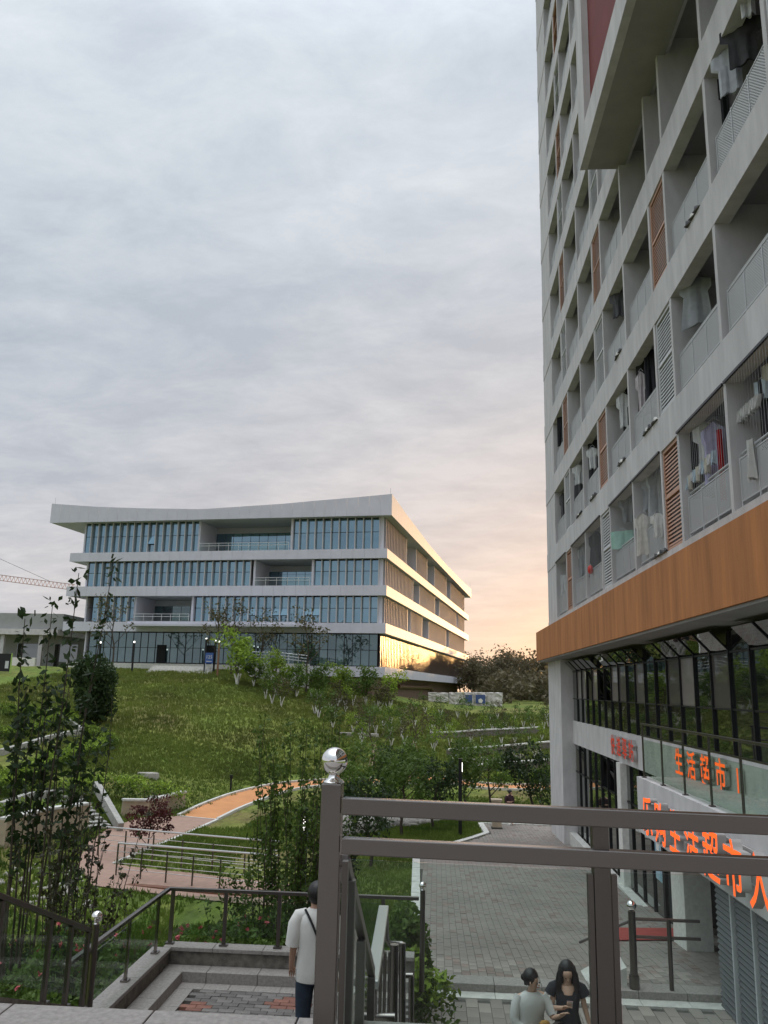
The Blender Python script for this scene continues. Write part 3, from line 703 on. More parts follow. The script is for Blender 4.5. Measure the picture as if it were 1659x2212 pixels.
# ---- lettering (built as solid letters on the wall)
def letters(txt, y_start, z_c, size, x, step, m_face, m_side, depth, label, cat='sign', group=None, bold=0.0):
    """characters read along -Y on a wall that faces -X; returns the sign"""
    t = thing('sign_lettering', label, cat, (x, y_start-step*len(txt)/2, z_c-size/2))
    for i, ch in enumerate(txt):
        cu = bpy.data.curves.new('character', 'FONT'); cu.body = ch; cu.size = size*1.08; cu.extrude = depth/2; cu.offset = bold; cu.align_x = 'CENTER'; cu.resolution_u = 3
        ob = bpy.data.objects.new('character', cu); COL.objects.link(ob)
        dg = bpy.context.evaluated_depsgraph_get(); me = bpy.data.meshes.new_from_object(ob.evaluated_get(dg)); bpy.data.objects.remove(ob)
        me.materials.clear(); me.materials.append(m_face); me.materials.append(m_side)
        for p in me.polygons: p.material_index = 0 if p.normal.z > 0.5 else 1
        o = link('character', me, t); 
        o.matrix_local = Matrix(((0, 0, -1, 0), (-1, 0, 0, (y_start-step*(i+0.5))-t.location[1]), (0, 1, 0, 0.12*size), (0, 0, 0, 1)))
    return t
letters('乐购生活超市入', 18.55, -2.48, 0.76, 4.40, 1.0, M_letter, M_letterS, 0.14, 'large glowing orange Chinese lettering mounted on the concrete terrace front above the shutters', bold=0.012)
letters('快递驿站', 28.6, -1.67, 0.60, 5.80, 0.86, M_letterD, M_letterS, 0.10, 'small red Chinese lettering on the concrete beam beside the corner pier', bold=0.012)
letters('生活超市1', 21.15, -1.58, 0.60, 5.80, 0.98, M_letter, M_letterS, 0.10, 'orange Chinese lettering on the beam seen through the terrace glass', bold=0.010)
hr = thing('sign_mounting_rail', 'thin pale rail that the large orange characters are fixed to', 'rail', (4.56, 15, -2.2))
build(MB().box(0, 0.03, -4.3, 3.6, -0.02, 0.02), 'rail', M_letterS, hr); build(MB().box(0, 0.03, -4.3, 3.6, -0.5, -0.46), 'rail', M_letterS, hr)
# poster on the shop window
po = thing('window_poster', 'pale blue and white poster stuck inside the dark shop window', 'poster', (5.94, 23.7, -3.9))
build(MB().box(-0.004, 0.0, -0.35, 0.35, -0.95, 0.95), 'poster_sheet', mat('poster_blue', (0.16,0.36,0.50), 0.6, col2=(0.45,0.60,0.66), var=0.3, vscale=2.2), po)
build(MB().box(-0.008, -0.005, -0.1, 0.2, -0.2, 0.3), 'poster_picture', M_white, po)
# red door mat
rm = MB().box(-1.35, 1.3, -1.0, 1.1, 0, 0.02)
rm = MB(); mq = [on_z(u, v, -5.55) for u, v in ((1312,2046),(1466,2040),(1462,2001),(1318,2003))]; rm.add([(p[0], p[1], zp(p[1])+0.03) for p in mq]+[(p[0], p[1], zp(p[1])+0.045) for p in mq], [(4,5,6,7), (0,1,5,4), (1,2,6,5), (2,3,7,6), (3,0,4,7)])
o = build(rm, 'door_mat', mat('red_carpet', (0.33,0.055,0.045), 0.95, var=0.12, vscale=4), None, label='faded red carpet mat lying in front of the dark shop door', cat='mat')
# ------------------------------------------------------------------ terrace glass balustrade
def baluster_run(name, label, pts, h, posts, cat='railing', rail_r=0.028, glass_m=None, ball=(), second=None, group=None, post_w=0.05, steel=None, gl_lo=0.12, gl_hi=None):
    """pts: two base points; posts: fractions along; builds posts, rail, glass panes as parts"""
    a, b = Vector(pts[0]), Vector(pts[1]); st = steel or M_steelD; gm = glass_m or M_glassD
    t = thing(name, label, cat, a, group=group); d = b-a; up = Vector((0, 0, 1)); dxy = Vector((d.x, d.y, 0)).normalized(); ang = math.atan2(dxy.y, dxy.x)
    build(MB().bar(up*h, d+up*h, 0.055, 0.045), 'handrail', st, t, bevel=0.006)
    if second: build(MB().bar(up*second, d+up*second, 0.04, 0.03), 'lower_rail', st, t)
    if gl_hi is None: gl_hi = (second or h)-0.08
    for f in posts:
        p = d*f; mb = MB(); mb.obox(p+up*(h/2-0.01), (post_w, post_w*0.6, h-0.03), Matrix.Rotation(ang, 3, 'Z')); mb.obox(p+up*0.012, (0.11, 0.09, 0.02), Matrix.Rotation(ang, 3, 'Z')); build(mb, 'post', st, t)
    fs = sorted(posts)
    for f0, f1 in zip(fs, fs[1:]):
        L_ = d.length; e = 0.045/L_; p, q = d*(f0+e), d*(f1-e)
        n = Vector((-dxy.y, dxy.x, 0))*0.005
        vv = [p+up*gl_lo-n, q+up*gl_lo-n, q+up*gl_hi-n, p+up*gl_hi-n, p+up*gl_lo+n, q+up*gl_lo+n, q+up*gl_hi+n, p+up*gl_hi+n]
        build(MB().add(vv, [(0,1,2,3), (7,6,5,4), (0,4,5,1), (2,6,7,3), (0,3,7,4), (1,5,6,2)]), 'glass_pane', gm, t)
    return t
pp = [on_x(u, v, 4.70) for u, v in ((1383.5,1734), (1424.7,1753), (1467.9,1775), (1520,1800), (1579,1828), (1652,1864))]
ya, yb = pp[0][1]+0.9, 8.0
bl = [p[1]+0.9 for p in pp]+[11.0, 9.5, 8.0]
baluster_run('terrace_balustrade', 'steel and glass balustrade on top of the concrete terrace over the shutters', ((4.70, 19.75, -1.86), (4.70, 8.0, -1.86)), 1.18, [(19.75-y)/11.75 for y in (19.7, 18.1, 16.55, 15.0, 13.5, 12.0, 10.5, 9.0)], second=0.92, gl_lo=0.06)
# ------------------------------------------------------------------ office building
C0 = on_y(835, 1264, 90.0); dRx = math.atan2(0.1451, 0.9894)
off = thing('office_building', 'large white office building with a wavy roof line, glass walls and vertical fins', 'building', (C0[0], C0[1], 1.2), rz=pi/2-dRx)
def ob(mb, name, m, parent=off, **kw):
    if parent is off: mb.v = [(x, y, z-1.2) for x, y, z in mb.v]
    return build(mb, name, m, parent, **kw)
LS, TS = 39.6, 83.8
for (z0, z1, inset) in ((1.15, 2.25, 0), (5.88, 7.0, 0), (10.05, 11.2, 0), (14.25, 15.32, 0)):
    l = LS if z0 > 2 else 16.0
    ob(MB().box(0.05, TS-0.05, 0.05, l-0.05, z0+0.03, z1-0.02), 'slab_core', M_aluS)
    # fascia of separate aluminium panels, front and side
    n = int(l/1.32)
    for i in range(n):
        a = i*l/n; ob(MB().box(-0.0, 0.045, a+0.008, a+l/n-0.008, z0, z1), 'fascia_panel', M_alu)
    n = int(TS/1.32)
    for i in range(n):
        a = i*TS/n; ob(MB().box(a+(0.05 if i == 0 else 0.008), a+TS/n-0.008, -0.002, 0.045, z0, z1), 'side_fascia_panel', M_alu)
# roof fascia with the wavy top
def roof_top(s): return float(np.interp(s, [-0.5, 4, 8.5, 12.2, 18.7, 22.5, 30.4, 36.5, 42.6], [21.5, 21.2, 20.95, 20.7, 20.45, 20.3, 20.6, 20.95, 21.5]))
def side_top(t): return float(np.interp(t, [-0.4, 8, 15, 29, 47, 65, 84.3], [21.5, 21.1, 20.85, 20.4, 20.3, 20.45, 20.9]))
n = 33; W_ = 43.1
for i in range(n):
    a, b = -0.5+i*W_/n, -0.5+(i+1)*W_/n; a_, b_ = a+0.008, b-0.008
    ob(MB().add([(-0.4, a_, 19.05), (-0.4, b_, 19.05), (-0.4, b_, roof_top(b)), (-0.4, a_, roof_top(a)), (-0.34, a_, 19.05), (-0.34, b_, 19.05), (-0.34, b_, roof_top(b)), (-0.34, a_, roof_top(a))],
        [(0,3,2,1), (4,5,6,7), (0,1,5,4), (2,3,7,6), (0,4,7,3), (1,2,6,5)]), 'roof_panel', M_alu)
n = 64; W_ = 84.4
for i in range(n):
    a, b = -0.34+i*W_/n, -0.34+(i+1)*W_/n; a_, b_ = a+0.008, b-0.008
    ob(MB().add([(a_, -0.5, 19.05), (b_, -0.5, 19.05), (b_, -0.5, side_top(b)), (a_, -0.5, side_top(a)), (a_, -0.44, 19.05), (b_, -0.44, 19.05), (b_, -0.44, side_top(b)), (a_, -0.44, side_top(a))],
        [(0,1,2,3), (7,6,5,4), (0,4,5,1), (2,6,7,3), (0,3,7,4), (1,5,6,2)]), 'side_roof_panel', M_alu)
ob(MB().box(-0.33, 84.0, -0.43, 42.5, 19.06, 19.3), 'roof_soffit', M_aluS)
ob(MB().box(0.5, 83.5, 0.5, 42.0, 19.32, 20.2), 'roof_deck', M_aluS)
ob(MB().box(-0.33, 84.0, 42.3, 42.58, 19.31, 21.0), 'roof_end', M_alu)
FL = [(2.25, 5.88, 'g'), (7.0, 10.05, 'u'), (11.2, 14.25, 'u'), (15.32, 19.06, 'u')]
REC = {1: (23.4, 30.5), 2: (8.9, 15.7), 3: (11.6, 22.9)}
RECR = {1: [(15.5, 18.0), (27, 33), (52, 56)], 2: [(19.2, 24.5), (39, 44), (66, 69)], 3: [(14.2, 21.5), (31, 38.5), (52, 58)]}
GI = 0.9
for fi, (z0, z1, kd) in enumerate(FL):
    SL = 38.4 if fi == 3 else 38.0-0.35*(3-fi)
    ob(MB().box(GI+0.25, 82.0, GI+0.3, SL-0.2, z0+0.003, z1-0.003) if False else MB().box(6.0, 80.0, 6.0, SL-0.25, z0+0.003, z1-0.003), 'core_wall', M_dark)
    ob(MB().box(0.75, 80.3, SL-0.18, SL, z0+0.003, z1-0.003), 'end_wall', M_alu)
    # front facade (x = GI plane), s along y
    s = GI+0.15; stp = 0.955; 
    ob(MB().box(0.62, 1.0, 0.62, 1.0, z0+0.002, z1-0.002), 'corner_column', M_alu) if fi else None
    i = 0; tz = z0+(z1-z0)*(0.56 if fi else 0.50)
    while s+stp < SL-0.1:
        a, b = s, s+stp
        inrec = fi and REC[fi][0]-0.3 < (a+b)/2 < REC[fi][1]+0.3
        if not inrec:
            mg = M_ofglass if fi else M_ofglassL
            for (p, q) in ((z0+0.12, tz-0.03), (tz+0.03, z1-0.10)):
                openw = (fi == 1 and p < tz-0.2 and i in (7, 8, 11, 12, 15)) or (fi == 3 and i == 29 and p < tz-0.2)
                if openw:
                    M = Matrix.Rotation(RAD(20), 3, 'Y'); h = (q-p)*0.55; c = Vector((GI-0.02, (a+b)/2, q))+M @ Vector((0, 0, -h/2)); mb = MB(); mb.obox(c, (0.03, stp-0.14, h), M); ob(mb, 'open_window', M_ofglass)
                    ob(MB().box(GI, GI+0.02, a+0.03, b-0.03, p, q-h), 'window_pane', mg)
                else: ob(MB().box(GI, GI+0.02, a+0.03, b-0.03, p, q), 'window_pane', mg)
            if fi: ob(MB().box(0.50, GI+0.02, a-0.055, a+0.055, z0+0.002, z1-0.002), 'fin', M_fin)
            else: ob(MB().box(GI-0.06, GI+0.02, a-0.028, a+0.028, z0+0.002, z1-0.002), 'fin', M_black)
        s += stp; i += 1
    tm = MB(); seg = [(GI+0.15, SL-0.1)] if not fi else [(GI+0.15, REC[fi][0]), (REC[fi][1], SL-0.1)]
    for (a, b) in seg:
        tm.box(GI-0.02, GI+0.03, a, b, tz-0.03, tz+0.03); tm.box(GI-0.03, GI+0.04, a, b, z0+0.004, z0+0.12); tm.box(GI-0.03, GI+0.04, a, b, z1-0.10, z1-0.004)
    ob(tm, 'transom', M_black)
    if fi:                                               # loggia
        r0, r1 = REC[fi]; D = 5.2
        ob(MB().box(0.5, D, r0-0.25, r0, z0+0.001, z1-0.001), 'recess_wall', M_alu)
        ob(MB().box(0.5, D, r1, r1+0.25, z0+0.001, z1-0.001), 'recess_wall', M_alu)
        ob(MB().box(D, D+0.1, r0+0.002, r1-0.002, z1-0.7, z1-0.004), 'recess_beam', M_aluS)
        n = int((r1-r0)/1.05); w = (r1-r0)/n
        for j in range(n):
            for (p, q) in ((z0+0.02, z0+1.1), (z0+1.12, z0+2.0), (z0+2.02, z1-0.72)):
                ob(MB().box(D+0.02, D+0.04, r0+j*w+0.03, r0+(j+1)*w-0.03, p, q), 'window_pane', M_ofglass if fi > 1 else M_ofglassL)
        ob(MB().box(D+0.05, D+0.12, r0+0.01, r1-0.01, z0+0.01, z1-0.01), 'recess_back', M_black)
        rl = MB(); n = int((r1-r0)/1.15); 
        for j in range(n+1): rl.box(0.20, 0.23, r0+0.1+j*(r1-r0-0.2)/n-0.02, r0+0.1+j*(r1-r0-0.2)/n+0.02, z0, z0+0.95)
        for z in (0.93, 0.62): rl.box(0.19, 0.24, r0+0.05, r1-0.05, z0+z, z0+z+0.045)
        rg = ob(rl, 'loggia_railing', mat('pale_steel_rail', (0.62,0.62,0.62), 0.4, 0.3))
        ob(MB().box(0.21, 0.222, r0+0.1, r1-0.1, z0+0.02, z0+0.9), 'glass_pane', M_glass)
    # side facade (y = GI plane), t along x
    if fi:
        t = GI+0.35; stp2 = 0.93
        recs = RECR[fi]
        while t < 80.0:
            if not any(a-0.3 < t < b+0.3 for a, b in recs):
                ob(MB().box(t-0.04, t+0.04, 0.40, GI+0.02, z0+0.002, z1-0.002), 'side_fin', mat('side_fin_paint', (0.42,0.39,0.42), 0.6))
            t += stp2
        ed = [GI+0.1]+[x for r in recs for x in r]+[80.2]
        for a, b in zip(ed[::2], ed[1::2]):
            n = max(1, int((b-a)/4.6)); 
            for j in range(n): ob(MB().box(a+j*(b-a)/n+0.02, a+(j+1)*(b-a)/n-0.02, GI+0.02, GI+0.06, z0+0.005, z1-0.005), 'side_glazing', mat('dusky_side_glass', (0.085,0.075,0.095), 0.35, 0.2))
        for a, b in recs:
            ob(MB().box(a-0.12, a+0.0, 0.42, 4.5, z0+0.001, z1-0.001), 'recess_wall', M_alu); ob(MB().box(b, b+0.12, 0.42, 4.5, z0+0.001, z1-0.001), 'recess_wall', M_alu)
            ob(MB().box(a, b, 4.5, 4.6, z0+0.01, z1-0.01), 'recess_back', M_dark)
    else:
        t = GI+0.25; k = 0
        while t < 80.0:
            a, b = t, t+0.93
            for (p, q) in ((z0+0.05, tz-0.25), (tz-0.19, z1-0.02)):
                if p < tz-0.5 and k in (2, 5, 8, 44, 46, 62, 64):
                    M = Matrix.Rotation(RAD(-18), 3, 'X'); h = 1.1; c = Vector(((a+b)/2, GI-0.02, q))+M.inverted() @ Vector((0, 0, -h/2)); mb = MB(); mb.obox(c, (0.80, 0.03, h), M.inverted()); ob(mb, 'open_window', M_ofglassR)
                    ob(MB().box(a+0.05, b-0.05, GI, GI+0.02, p, q-h), 'side_pane', M_ofglassR)
                elif k in (16, 32) and p > tz-0.5: ob(MB().box(a+0.05, b-0.05, GI, GI+0.02, p, q), 'side_pane', M_dark)
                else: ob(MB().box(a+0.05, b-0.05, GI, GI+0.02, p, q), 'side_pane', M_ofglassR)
            ob(MB().box(a-0.04, a+0.04, GI-0.16, GI+0.02, z0+0.002, z1-0.002), 'side_mullion', mat('warm_dark_mullion', (0.16,0.13,0.11), 0.35, 0.5))
            t += 0.93; k += 1
ob(MB().box(1.2, 78.0, 1.6, 30, -4.0, 1.15), 'basement_wall', mat('basement_cladding', (0.20,0.13,0.10), 0.6, var=0.2, vscale=0.5, stretch=(6,1,0.3)))
ob(MB().tube([(14, 1.2, 0.25), (40, 1.2, 0.25), (41.5, 1.2, -0.1), (42, 1.2, -1.5)], 0.28, 10), 'duct_pipe', mat('brown_pipe', (0.16,0.09,0.07), 0.4, 0.4))
# entrance canopy over the front
ob(MB().box(-2.6, -0.01, 8.1, 30.0, 6.35, 6.62), 'entrance_canopy', M_alu); ob(MB().box(-2.4, -0.012, 8.3, 29.8, 6.62, 6.9), 'entrance_canopy', M_alu)
for s in (26.4, 20.2): ob(MB().box(GI-0.13, GI-0.085, s, s+1.1, 2.3, 4.4), 'entrance_door', M_dark)
ob(MB().box(-0.9, 0.9, 16, 38.0, 0.6, 2.2), 'entrance_floor', M_kerb)
for (x, y, h) in ((-0.3, 42.2, 1.0), (-0.3, -0.3, 0.9), (83.8, -0.3, 1.0)): ob(MB().tube([(x, y, 21.3), (x, y, 21.3+h)], 0.02, 5), 'lightning_rod', M_steelg)
# steps and ramp edge in front of the office
st = thing('entrance_steps', 'broad flight of pale stone steps leading up to the office entrance', 'steps', (0, 0, 0))
A_ = on_y(306, 1468, 84.2); B_ = on_y(459, 1470, 84.4)
for i in range(9):
    yy = 84.2+i*0.45; z = 0.62+i*0.155
    build(MB().box(A_[0]-0.2+i*0.0, B_[0]+0.3-i*0.22, yy, 84.2+9*0.45+0.4, z-0.15, z-0.003 if i < 8 else z), 'step', M_kerb, st)
build(MB().box(-32.5, -30.3, 83.6, 83.75, 0.55, 0.72), 'retaining_edge', M_kerb, None, kind='structure')
# ------------------------------------------------------------------ platform the camera stands on
plat = thing('granite_platform', 'pale speckled granite platform edge along the bottom left', 'platform', (0, 0, -1.6))
ea, eb = on_z(0, 2166, -1.6), on_z(640, 2196, -1.6)
d_ = (eb-ea)/np.linalg.norm(eb-ea); 
E0 = ea-d_*5.0; E1 = ea+d_*(3.70)
nrm = np.array([d_[1], -d_[0], 0.0])                   # towards the camera
if nrm[1] > 0: nrm = -nrm
pr = random.Random(4)
for row in range(4):
    n = 12; L_ = np.linalg.norm(E1-E0)/n
    for i in range(n):
        a = E0+d_*(i*L_+0.004)+nrm*(row*0.36+0.004); b = E0+d_*((i+1)*L_-0.004)+nrm*((row+1)*0.36-0.004); c = (a+b)/2
        mb = MB(); mb.obox(Vector((c[0], c[1], c[2]-0.03+pr.uniform(-.0015,.0015)))-plat.location, (L_-0.008, 0.352, 0.06), Matrix.Rotation(math.atan2(d_[1], d_[0]), 3, 'Z')); build(mb, 'granite_slab', M_granite, plat, bevel=0.004)
mb = MB(); c = (E0+E1)/2+nrm*1.9; mb.obox(Vector((c[0], c[1], -1.6-0.48))-plat.location, (np.linalg.norm(E1-E0)-0.1, 3.7, 0.83), Matrix.Rotation(math.atan2(d_[1], d_[0]), 3, 'Z')); build(mb, 'platform_base', M_graniteB, plat)
mb = MB().box(-8, 5.2, -14, 2.2, -0.9, -0.02); build(mb, 'platform_floor', M_granite, plat)
# ------------------------------------------------------------------ landing with bench-like granite walls
ZL = -3.85
land = thing('stair_landing', 'brick paved stair landing with granite step and low mottled granite walls', 'landing', (-1.8, 9.6, ZL))
def lp(u, v, z): p = on_z(u, v, z); return (float(p[0]), float(p[1]))
WT = -3.50                                              # wall top
cA = lp(345, 2036, WT); cB = lp(655, 2044, WT); cC = lp(873, 2050, WT)
# inner wall corner
yb_ = 10.95; xl = cA[0]+0.02
yb_ = (cA[1]+cB[1])/2-0.10; xr = cC[0]+0.15
def lb(mb, name, m, **kw):
    mb.v = [(x-land.location.x, y-land.location.y, z-ZL) for x, y, z in mb.v]; return build(mb, name, m, land, **kw)
xl = cA[0]+0.10
n = 4
for i in range(5):
    a = xl+(xr-xl)*i/5; b = xl+(xr-xl)*(i+1)/5
    lb(MB().box(a+0.003, b-0.003, yb_-0.12, yb_+0.14, WT-0.05, WT), 'coping_stone', M_granite, bevel=0.006)
    lb(MB().box(a+0.003, b-0.003, yb_-0.36, yb_-0.095, ZL-0.1, ZL+0.13), 'granite_step', M_granite, bevel=0.006)
lb(MB().box(xl, xr, yb_-0.09, yb_+0.10, -6.5, WT-0.052), 'granite_wall', M_graniteB)
for i in range(4):
    a = yb_-0.13-i*1.2; b = a-1.2
    lb(MB().box(xl-0.14, xl+0.12, b+0.003, a-0.003, WT-0.05, WT-0.001), 'coping_stone', M_granite, bevel=0.006)
    lb(MB().box(xl+0.096, xl+0.36, b+0.003-(0.0), a-0.003-(0.23 if i == 0 else 0), ZL-0.1, ZL+0.129), 'granite_step', M_granite, bevel=0.006)
lb(MB().box(xl-0.10, xl+0.09, 6.2, yb_-0.09, -6.5, WT-0.053), 'granite_wall', M_graniteB)
fl = lb(MB().box(xl+0.1, xr, 5.4, yb_-0.1, ZL-0.3, ZL-0.045), 'landing_bed', M_joint)
FX0, FX1, FY0, FY1 = xl+0.36, xr-0.05, 6.6, yb_-0.36
for i in range(9):                                      # pale border stones
    w = (FX1-FX0)/9; lb(MB().box(FX0+i*w+0.003, FX0+(i+1)*w-0.003, FY1-0.22, FY1-0.003, ZL-0.05, ZL), 'border_stone', M_granite)
for i in range(7):
    w = 0.6; lb(MB().box(FX0, FX0+0.22, FY1-0.226-(i+1)*w+0.003, FY1-0.226-i*w-0.003, ZL-0.05, ZL), 'border_stone', M_granite)
rr_ = random.Random(9)
reds = [(rr_.uniform(FX0, FX1), rr_.uniform(FY0+0.5, FY1-0.2)) for _ in range(16)]
def redrule(x, y): return any(abs(x-a) < 0.24-abs(y-b)*0.7 and abs(y-b) < 0.16 for a, b in reds)
bedr = thing('landing_paving', 'small grey pavers with scattered red patches on the stair landing', 'paving', (0, 0, 0))
brick_field([(FX0+0.225, 7.2), (FX1, 7.2), (FX1, FY1-0.225), (FX0+0.225, FY1-0.225)], lambda x, y: ZL, 0.20, 0.10, bedr, 0, seed=6, along_y=False, keep=300, near=(-1.5, FY1), red_rule=redrule, thick=0.045, mg=M_brickL)
# ------------------------------------------------------------------ landing balustrades
def ball_post(t, p, h, r=0.045, br=0.055, m=None, collar=True):
    mb = MB(); mb.tube([p, Vector(p)+Vector((0, 0, h))], r, 12); build(mb, 'newel_post', m or M_steelD, t, smooth=True)
    mb = MB(); mb.sphere(Vector(p)+Vector((0, 0, h+br*1.15)), br, 20, 14); mb.lathe([(r*0.9, h-0.01), (r*0.55, h+0.01), (r*0.4, h+0.03)], p, 14); build(mb, 'ball_finial', M_chrome, t, smooth=True)
hh = 0.70
bk = baluster_run('landing_balustrade', 'long steel and glass balustrade on the back wall of the landing', ((xl-0.02, yb_+0.02, WT), (xr+0.05, yb_+0.02, WT)), hh, [0.02, 0.235, 0.45, 0.665, 0.86], cat='railing', glass_m=M_glassD, post_w=0.05)
L2 = baluster_run('landing_side_balustrade', 'steel and glass balustrade on the left wall of the landing, running towards the stairs', ((xl-0.01, yb_-0.02, WT), (xl-0.01, 8.75, WT)), hh, [0.12, 0.45, 0.80], cat='railing', glass_m=M_glassD, post_w=0.05, steel=M_steel)
ball_post(bk, Vector((xr+0.10-(xl-0.02), 0, -0.45)), 1.26, 0.035, 0.05)
# sloping balustrade of the stair at far left
sa = on_x(0, 1936, -3.62); sb = on_x(195, 2010, -3.62)
base_a = Vector((-3.62, sa[1], sa[2]-0.76)); base_b = Vector((-3.62, sb[1], sb[2]-0.76)); dd = base_b-base_a
base_a2 = base_a-dd*0.75
SL = baluster_run('stair_balustrade', 'sloping steel and glass stair balustrade at far left ending at a ball post', (base_a2, base_b), 0.76, [0.05, 0.24, 0.44, 0.72, 0.86, 0.985], cat='railing', glass_m=M_glassD, post_w=0.06)
ball_post(SL, base_b-base_a2+Vector((0.02, 0.10, 0)), 0.80, 0.035, 0.06)
mb = MB()
pa, pb = base_a2-Vector((0, 0, 0.02)), base_b-Vector((0, -0.1, 0.02))
mb.add([(pa.x-0.1, pa.y, pa.z), (pa.x+0.22, pa.y, pa.z), (pb.x+0.22, pb.y, pb.z), (pb.x-0.1, pb.y, pb.z), (pa.x-0.1, pa.y, -6), (pa.x+0.22, pa.y, -6), (pb.x+0.22, pb.y, -6), (pb.x-0.1, pb.y, -6)], [(0,1,2,3), (0,4,5,1), (1,5,6,2), (2,6,7,3), (3,7,4,0)])
build(mb, 'stair_stringer', M_graniteB, None, label='mottled granite stringer wall under the sloping balustrade at far left', cat='wall')
# flight of stairs between platform and landing (mostly hidden below the platform edge)
flt = thing('stair_flight', 'granite stair flight going down from the platform to the landing', 'stairs', (0, 0, 0))
ns = 14
for i in range(ns):
    z = -1.6-(i+1)*(2.25/ns)*0.93; y = 4.15+i*0.30
    if y > 7.6: break
    build(MB().box(-3.38, -0.35, y, y+0.31, z-0.16, z), 'stair_step', M_granite, flt)
# ------------------------------------------------------------------ near railing with the ball finial
T0 = on_y(741, 1722, 3.30); T1 = on_y(1700, 1763, 3.08)
rail = thing('steel_railing', 'square brushed steel railing with a polished ball finial in the foreground', 'railing', (float(T0[0]), 3.3, -1.6))
RO = rail.location
def rp(p): return Vector(p)-RO
PX, PY = float(on_y(717, 1750, 3.34)[0]), 3.34
pw = 0.080
ztop = float(on_y(719, 1691, PY)[2])
build(MB().box(-pw/2, pw/2, -pw/2, pw/2, -1.6, ztop), 'main_post', M_steel, rail, loc=rp((PX, PY, 0)), bevel=0.004)
mb = MB().lathe([(0.040, 0), (0.042, 0.004), (0.036, 0.010), (0.024, 0.018), (0.020, 0.030), (0.026, 0.040)], (0, 0, 0), 28); build(mb, 'finial_collar', M_chrome, rail, loc=rp((PX+0.004, PY, ztop)), smooth=True)
build(MB().sphere((0, 0, 0), 0.052, 40, 28), 'ball_finial', M_chrome, rail, loc=rp((PX+0.004, PY, ztop+0.083)), smooth=True)
def rail_z(v, u=741, y=3.30): return float(on_y(u, v, y)[2])
for (v0, v1, hgt) in ((1722, 1762, 0.062), (1808, 1852, 0.060)):
    a = on_y(741, v0+hgt*0, 3.30); b = on_y(1750, v1+4, 3.06); n0 = 'top_rail' if v0 < 1750 else 'middle_rail'
    build(MB().bar(rp(a)-Vector((0, 0, hgt/2)), rp(b)-Vector((0, 0, hgt/2)), 0.046, hgt), n0, M_steel if v0 < 1750 else M_steel, rail, bevel=0.004)
p2 = on_y(1300, 1900, 3.17); px2 = float(p2[0])
zt2 = float(on_y(1300, 1838, 3.17)[2]); zt1 = float(on_y(1300, 1752, 3.17)[2])
build(MB().box(-0.028, 0.028, -0.027, 0.027, zt2-0.02, zt1-0.03), 'short_post', M_steelD, rail, loc=rp((float(on_y(1294, 1790, 3.19)[0]), 3.19, 0)))
build(MB().box(-0.030, 0.030, -0.03, 0.03, -1.6, zt2-0.035), 'intermediate_post', M_steelD, rail, loc=rp((px2, 3.18, 0)), bevel=0.004)
for sx in (-1, 1): build(MB().box(-0.010, 0.010, -0.012, 0.012, -1.5, float(on_y(1300, 1888, 3.17)[2])), 'glass_clamp', M_steelD, rail, loc=rp((px2+sx*0.042, 3.17, 0)))
build(MB().box(-0.011, 0.011, -0.02, 0.02, -1.5, float(on_y(750, 1862, 3.3)[2])), 'glass_clamp', M_steelD, rail, loc=rp((PX+0.062, 3.32, 0)))
ga = on_y(752, 1856, 3.30); gb = on_y(1278, 1880, 3.17); gc = on_y(1335, 1884, 3.16); gd = on_y(1780, 1900, 3.06)
for a, b in ((ga, gb), (gc, gd)):
    a, b = rp(a), rp(b); n = Vector((0, 0.004, 0)); za = -0.0; lo = Vector((0, 0, 1))
    la, lb_ = Vector((a.x, a.y, 0.1)), Vector((b.x, b.y, 0.1))
    build(MB().add([la-n, lb_-n, b-n, a-n, la+n, lb_+n, b+n, a+n], [(0,1,2,3), (7,6,5,4), (0,4,5,1), (2,6,7,3), (0,3,7,4), (1,5,6,2)]), 'glass_pane', M_glass, rail)
# ------------------------------------------------------------------ stair handrails seen through the glass
sr = thing('stair_handrail', 'cluster of steel stair handrails and posts going down beside the foreground post', 'railing', (0, 3.5, -1.6))
def q_(u, v, y): p = on_y(u, v, y); return Vector(p)-sr.location
# glass-filled slope from the main post down to the mid landing
s0, s1 = q_(741, 1858, 3.45), q_(801, 2100, 5.2)
build(MB().bar(s0, s1, 0.05, 0.05), 'sloping_rail', M_steelD, sr, bevel=0.005)
gl = [s0-Vector((0, 0, 0.05)), s1-Vector((0, 0, 0.05)), s1-Vector((0, 0, 1.0)), s0-Vector((0, 0, 1.1))]
n = Vector((0.004, 0, 0)); build(MB().add([p-n for p in gl]+[p+n for p in gl], [(0,1,2,3), (7,6,5,4), (0,4,5,1), (1,5,6,2), (2,6,7,3), (3,7,4,0)]), 'glass_pane', M_glassD, sr)
for (u, v0, y, w) in ((757, 1900, 3.6, 0.045), (779, 2030, 4.4, 0.05), (800, 2108, 5.2, 0.055)):
    p = q_(u, v0, y); build(MB().box(p.x-w/2, p.x+w/2, p.y-w/2, p.y+w/2, p.z-1.3, p.z), 'post', M_steelD, sr, bevel=0.004)
